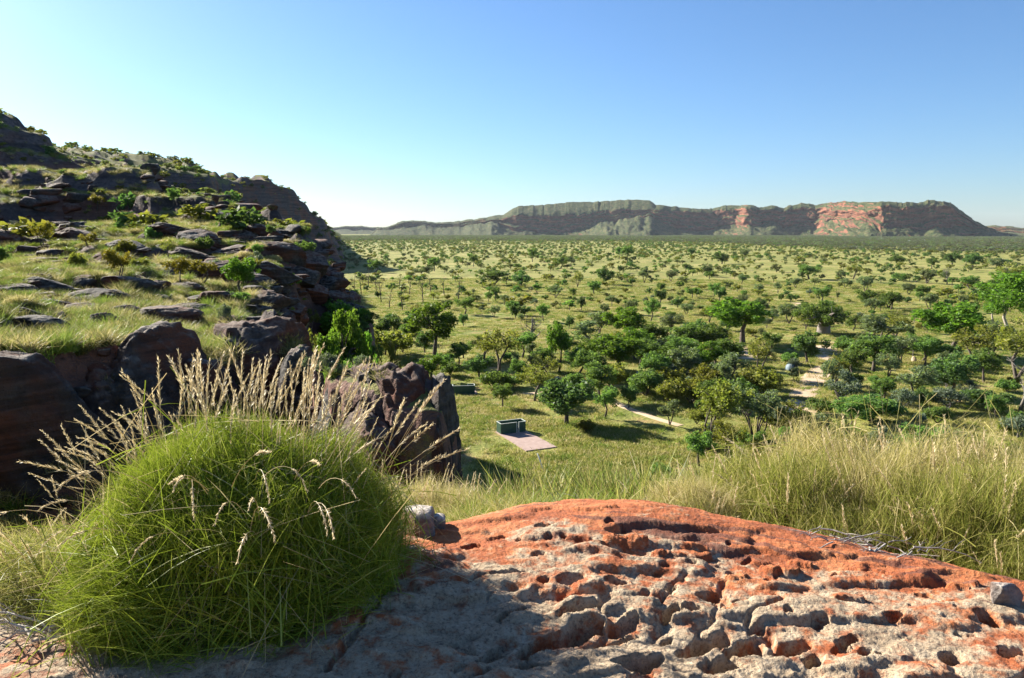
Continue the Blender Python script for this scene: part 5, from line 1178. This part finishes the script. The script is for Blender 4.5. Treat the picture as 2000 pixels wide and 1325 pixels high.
for (lm, side, kind), L in buck.items():
    L.sort(key=lambda q: q[0])
    for i, (_, rec) in enumerate(L):
        o = rec[0]; w = WORD[kind]
        if len(L) == 1: lab = f'{w} {side} {lm}'
        else: lab = f'{w} {side} {lm}, {ORD[min(i, 11)]}' + (' ' if i else '') + ('' if i == 0 else 'closest')
        if i > 11: lab = f'{w} {side} {lm}, {i + 1}th from it'
        bushy = kind in ('bush', 'olbush', 'silver')
        tag(o, lab, 'bush' if bushy else 'tree', ('bushes and small trees on the hillside' if rec[6] else 'trees of the plain'))
for L in PROTO.values():
    for o in L:
        for ch in list(o.children): bpy.data.objects.remove(ch)
        bpy.data.objects.remove(o)

# ------------------------------------------------------------------ what nobody could count: scattered by geometry nodes
def scatter(name, pts, sc, rot, protos):
    hid = bpy.data.collections.new(name + '_forms')
    for i, me in enumerate(protos): hid.objects.link(bpy.data.objects.new(f'{name}_form', me))
    me = bpy.data.meshes.new(name); pts = np.asarray(pts, np.float32); n = len(pts)
    me.vertices.add(n); me.vertices.foreach_set('co', pts.ravel())
    sc = np.asarray(sc, np.float32)
    a = me.attributes.new('sc', 'FLOAT_VECTOR', 'POINT'); a.data.foreach_set('vector', (sc if sc.ndim == 2 else np.repeat(sc[:, None], 3, 1)).ravel())
    a = me.attributes.new('rt', 'FLOAT_VECTOR', 'POINT'); rv = np.zeros((n, 3), np.float32); rv[:, 2] = rot; rv[:, :2] = RNG.normal(size=(n, 2)) * .06; a.data.foreach_set('vector', rv.ravel())
    a = me.attributes.new('ix', 'INT', 'POINT'); a.data.foreach_set('value', RNG.integers(0, len(protos), n).astype(np.int32))
    o = link(name, me)
    ng = bpy.data.node_groups.new(name, 'GeometryNodeTree')
    ng.interface.new_socket('Geometry', in_out='INPUT', socket_type='NodeSocketGeometry'); ng.interface.new_socket('Geometry', in_out='OUTPUT', socket_type='NodeSocketGeometry')
    gi = ng.nodes.new('NodeGroupInput'); go = ng.nodes.new('NodeGroupOutput')
    ci = ng.nodes.new('GeometryNodeCollectionInfo'); ci.inputs['Collection'].default_value = hid; ci.inputs['Separate Children'].default_value = True; ci.inputs['Reset Children'].default_value = True
    ip = ng.nodes.new('GeometryNodeInstanceOnPoints'); ip.inputs['Pick Instance'].default_value = True
    def na(nm, ty):
        q = ng.nodes.new('GeometryNodeInputNamedAttribute'); q.data_type = ty; q.inputs['Name'].default_value = nm
        return next(s for s in q.outputs if s.enabled and s.name == 'Attribute')
    L = ng.links.new
    L(gi.outputs[0], ip.inputs['Points']); L(ci.outputs[0], ip.inputs['Instance']); L(na('ix', 'INT'), ip.inputs['Instance Index'])
    e2r = ng.nodes.new('FunctionNodeEulerToRotation'); L(na('rt', 'FLOAT_VECTOR'), e2r.inputs[0]); L(e2r.outputs[0], ip.inputs['Rotation'])
    L(na('sc', 'FLOAT_VECTOR'), ip.inputs['Scale']); L(ip.outputs[0], go.inputs[0])
    md = o.modifiers.new('scatter', 'NODES'); md.node_group = ng
    return tag(o, kind='stuff')

def far_tree(seed, mat, H=1.0, R=.42, n=90, ls=.10, low=.25):
    r = np.random.default_rng(seed)
    C = crown_clumps('ball', 11, low, .95, R, r); V, Q = leaf_quads(C, .15 * r.uniform(.7, 1.3, 11), n // 11 * 2, ls, r)
    mb = MB(); mb.add(V, Q); nv = len(V)
    me = mesh_np('far_tree', V, [Q], False, [M[mat], M['bark_dark']])
    import bmesh
    b = bmesh.new(); b.from_mesh(me)
    t = MB(); t.tube([(0, 0, -.15), (.01, 0, .3), (.03, .02, .62)], [.028, .022, .012], 5, False)
    vv = [b.verts.new(p) for p in np.vstack(t.v)]
    for q in np.vstack(t.q):
        f = b.faces.new([vv[i] for i in q]); f.material_index = 1
    b.to_mesh(me); b.free()
    return me
FT = [far_tree(201, 'leaf_green'), far_tree(202, 'leaf_far'), far_tree(203, 'leaf_dark', low=.15), far_tree(204, 'leaf_olive'), far_tree(205, 'leaf_far', R=.5), far_tree(206, 'leaf_green', R=.34), far_tree(207, 'leaf_olive', R=.5, low=.12)]
def fan(n, r0, r1, a0, a1, power=2.0):
    u = RNG.random(n); r = (r0 ** power + u * (r1 ** power - r0 ** power)) ** (1 / power); a = np.radians(RNG.uniform(a0, a1, n))
    return r * np.sin(a), r * np.cos(a), r, a
# trees of the plain beyond those placed one by one
x, y, r, a = fan(44000, 190, 3600, -19, 41, 1.7)
dn = .50 + .55 * fbm(x / 90, y / 90, 3, 131) + .25 * fbm(x / 500, y / 500, 2, 133) + .25 * ss(700, 2200, r)
keep = (RNG.random(len(x)) < dn) & (np.interp(a, azs, Z[np.searchsorted(rr_ref, 400)]) < 3)
tk = np.array(taken)
near_ = r < 420
okk = np.ones(len(x), bool)
idx = np.nonzero(near_)[0]
for i in idx: okk[i] = np.all((tk[:, 0] - x[i]) ** 2 + (tk[:, 1] - y[i]) ** 2 > (tk[:, 2] + 1.5) ** 2) and RNG.random() < ss(170, 420, r[i])
keep &= okk; x, y, r = x[keep], y[keep], r[keep]
h = (1.3 + 3.6 * RNG.random(len(x)) ** 1.4) * (1 + .25 * (RNG.random(len(x)) < .08)); hw = h * RNG.uniform(1.1, 1.9, len(x))
scatter('distant_trees', np.stack([x, y, GZ(x, y)], 1), np.stack([hw, hw, h], 1), RNG.uniform(0, 6.28, len(x)), FT)
# the grey woodland band before the mesas
x, y, r, a = fan(34000, 1000, 4300, -16, 41, 2.0)
keep = r > 2000 - 950 * ss(math.radians(6), math.radians(28), a) + 350 * fbm(x / 400, y / 400, 3, 137)
x, y, r = x[keep], y[keep], r[keep]
h = RNG.uniform(3.5, 7, len(x)); hw = h * RNG.uniform(1.0, 1.7, len(x))
scatter('far_woodland', np.stack([x, y, GZ(x, y) - .5], 1), np.stack([hw, hw, h], 1), RNG.uniform(0, 6.28, len(x)), [far_tree(212, 'leaf_dusk'), far_tree(213, 'leaf_dusk', R=.5), far_tree(214, 'leaf_grey')])
# scrub on the hill and the ridge behind
x, y, r, a = fan(30000, 45, 760, -42, -11, .6)
z = GZ(x, y); rk_ = GROCK(x, y)
keep = (z > 4) & (RNG.random(len(x)) < np.where(rk_ > .5, .28, .30) * (.16 + 1.2 * ss(110, 260, r)) * (.6 + fbm(x / 30, y / 30, 2, 141)))
x, y, z, r = x[keep], y[keep], z[keep], r[keep]
h = (.45 + 1.9 * RNG.random(len(x)) ** 3) * (1 + .9 * ss(150, 450, r)) * 1.0
scatter('hill_scrub', np.stack([x, y, z - h * .22], 1), np.stack([h * 1.5, h * 1.5, h], 1), RNG.uniform(0, 6.28, len(x)), [FT[3], FT[2], FT[1], FT[6]])
# grass
def tuft(seed, n, mat, w=.010, spread=.5, H=1.0, lean=.45):
    r = np.random.default_rng(seed)
    b = np.stack([r.normal(size=n) * spread * .35, r.normal(size=n) * spread * .35, np.full(n, -.06)], 1)
    d = r.normal(size=(n, 3)) * lean; d[:, 2] = 1; d /= np.linalg.norm(d, axis=1)[:, None]
    L = H * (.5 + .6 * r.random(n))[:, None]; tip = b + d * L; tip[:, :2] += d[:, :2] * L * .25
    mid = (b + tip) / 2 + np.array([0, 0, .06]) * L
    sd_ = np.cross(d, r.normal(size=(n, 3))); sd_ /= np.linalg.norm(sd_, axis=1)[:, None]; sd_ *= w
    V = np.stack([b - sd_, b + sd_, mid + sd_ * .8, mid - sd_ * .8, tip], 1).reshape(-1, 3); o = np.arange(n)[:, None] * 5
    return mesh_np('tuft', V, [o + np.array([[0, 1, 2, 3]]), o + np.array([[3, 2, 4]])], False, [M[mat]])
TF = [tuft(301, 150, 'tuft'), tuft(302, 170, 'tuft_green'), tuft(303, 130, 'tuft', lean=.6), tuft(304, 150, 'tuft_green', lean=.6)]
TH = [tuft(305, 150, 'tuft_olive'), tuft(306, 150, 'tuft_olive', lean=.6), tuft(307, 140, 'tuft_green'), tuft(308, 130, 'spinifex_dry', lean=.6)]
TW = [tuft(311, 110, 'tuft', w=.03, spread=1.6, H=.7), tuft(312, 110, 'tuft_green', w=.03, spread=1.6, H=.7), tuft(313, 110, 'tuft', w=.03, spread=2.2, H=.6, lean=.7), tuft(314, 90, 'spinifex_dry', w=.03, spread=2.0, H=.7)]
x, y, r, a = fan(60000, 9, 130, -42, -8, .25)
z = GZ(x, y); rk_ = GROCK(x, y)
keep = (z > 3) & (RNG.random(len(x)) < np.where(rk_ > .45, .08, .36) * (1 - .55 * ss(px_az(380), px_az(560), a)) * np.where((r < 15.5) & (a > px_az(545)), .12, 1) * np.clip(.55 + 1.1 * fbm(x / np.maximum(1.2, r * .06), y / np.maximum(1.2, r * .06), 3, 151), .04, 1))
x, y, z, r = x[keep], y[keep], z[keep], r[keep]
h = RNG.uniform(.16, .42, len(x)) * (1 + .6 * ss(30, 100, r))
scatter('hill_grass', np.stack([x, y, z], 1), np.stack([h * 1.3, h * 1.3, h], 1), RNG.uniform(0, 6.28, len(x)), TH)
HM = [blade_mesh('hummock', 1100, 1, .8, 330 + i, w0=.011, jit=.4, droop=.12, nseg=2, mat=mt) for i, mt in enumerate(('spinifex', 'spinifex_big', 'spinifex_dry', 'spinifex_big'))]
x, y, r, a = fan(9000, 11.5, 75, -42, -9, .35)
z = GZ(x, y); rk_ = GROCK(x, y)
keep = (z > 5) & (RNG.random(len(x)) < np.where(rk_ > .5, .16, .62) * (1 - .5 * ss(px_az(400), px_az(600), a)) * np.clip(.5 + 1.2 * fbm(x / np.maximum(1.5, r * .07), y / np.maximum(1.5, r * .07), 3, 152), .02, 1))
x, y, z, r = x[keep], y[keep], z[keep], r[keep]
h = RNG.uniform(.14, .40, len(x)) * (.8 + .5 * ss(20, 60, r))
scatter('hill_hummocks', np.stack([x, y, z - .03], 1), np.stack([h * 1.35, h * 1.35, h], 1), RNG.uniform(0, 6.28, len(x)), HM)
# slope under the rock and the near plain
x, y, r, a = fan(42000, 5.5, 60, -4.5, 40, .8)
keep = (y > np.interp(x, EDGE_X, EDGE_Y) + .6) & (GROCK(x, y) < .6)
x, y, r = x[keep], y[keep], r[keep]
h = RNG.uniform(.25, .6, len(x)) * (1 + .4 * fbm(x / 4, y / 4, 2, 161))
scatter('slope_grass', np.stack([x, y, GZ(x, y)], 1), np.stack([h * 1.5, h * 1.5, h], 1), RNG.uniform(0, 6.28, len(x)), TH + TF[:1])
x, y, r, a = fan(90000, 52, 420, -14, 38, .9)
keep = (GZ(x, y) < 4) & (RNG.random(len(x)) < np.clip(.42 + 1.5 * fbm(x / 16, y / 16, 3, 171), .05, 1))
TRK = np.array([list(on_ground(p, q, 40.0)[:2]) for p, q in [(1568, 812), (1566, 790), (1566, 770), (1584, 745), (1604, 722), (1612, 700), (1612, 680), (1618, 668), (1556, 592), (1562, 598), (1556, 606), (1570, 612), (1462, 702), (1456, 690), (1440, 678), (1040, 768), (1085, 767), (1130, 766), (1155, 770), (1180, 776), (1200, 786), (1225, 798), (1250, 807), (1280, 818), (1305, 825), (1010, 855), (1030, 865), (1045, 868), (900, 752), (893, 748)]] + SLABS)
for q in TRK: keep &= (x - q[0]) ** 2 + (y - q[1]) ** 2 > (1.5 if tuple(q) in set(map(tuple, SLABS)) else 2.6) ** 2
x, y, r = x[keep], y[keep], r[keep]
h = RNG.uniform(.35, .85, len(x)) * (1 + .5 * ss(150, 400, r))
scatter('plain_grass', np.stack([x, y, GZ(x, y)], 1), np.stack([h * 1.3, h * 1.3, h], 1), RNG.uniform(0, 6.28, len(x)), TW)
# short grass on the ledge of the camera's spur
x, y, r, a = fan(2600, 2.6, 7, -60, 45, 1.2)
keep = (y > np.interp(x, EDGE_X, EDGE_Y) + .25)
x, y = x[keep], y[keep]; h = RNG.uniform(.10, .26, len(x))
scatter('ledge_grass', np.stack([x, y, GZ(x, y)], 1), np.stack([h * 1.2, h * 1.2, h], 1), RNG.uniform(0, 6.28, len(x)), [tuft(321, 120, 'tuft', w=.006), tuft(322, 120, 'tuft_green', w=.006), tuft(323, 120, 'spinifex_dry', w=.006, lean=.8)])

SR = [boulder_me('loose_rock', 400 + i, 3, .42 + .1 * i, .6, 'rock' if i % 3 else 'rock_red', .25, .05) for i in range(5)]
x, y, r, a = fan(26000, 11, 135, -42, -9, .3)
z = GZ(x, y); pn = fbm(x / np.maximum(2.0, r * .09), y / np.maximum(2.0, r * .09), 3, 181) + .35 * ss(.2, .7, GROCK(x, y))
keep = (z > 5) & (pn > np.where(a > px_az(400), .05, .20)) & (r < 95) & (RNG.random(len(x)) < .30)
x, y, z, r, a = x[keep], y[keep], z[keep], r[keep], a[keep]
h = r * np.where(a > px_az(380), .0085, .0062) * (.35 + 1.5 * RNG.random(len(x)) ** 2.5)
scatter('loose_rocks', np.stack([x, y, z], 1), np.stack([h * RNG.uniform(1.0, 2.2, len(x)), h * 1.1, h * RNG.uniform(.7, 1.2, len(x))], 1), RNG.normal(size=len(x)) * .5 + .3, SR)

# thin haze over the plain
lo = float(Z.min()) - 1.0; hi = max(max((o.matrix_world @ Vector(c)).z for o in COL.objects if o.type == 'MESH' and o.name.startswith('mesa') for c in o.bound_box), float(Z.max())) + 6.0
m, nt, out = new_mat('haze')
pv = nd(nt, 'ShaderNodeVolumePrincipled'); pv.inputs['Density'].default_value = 1.7e-5; pv.inputs['Color'].default_value = (.78, .88, 1.0, 1); pv.inputs['Anisotropy'].default_value = .0
nt.links.new(pv.outputs[0], out.inputs['Volume'])
mb = MB(); mb.box(-9300, 9300, -9300, 9300, lo, hi); tag(link('haze', mb.mesh('haze', [m])), kind='stuff')
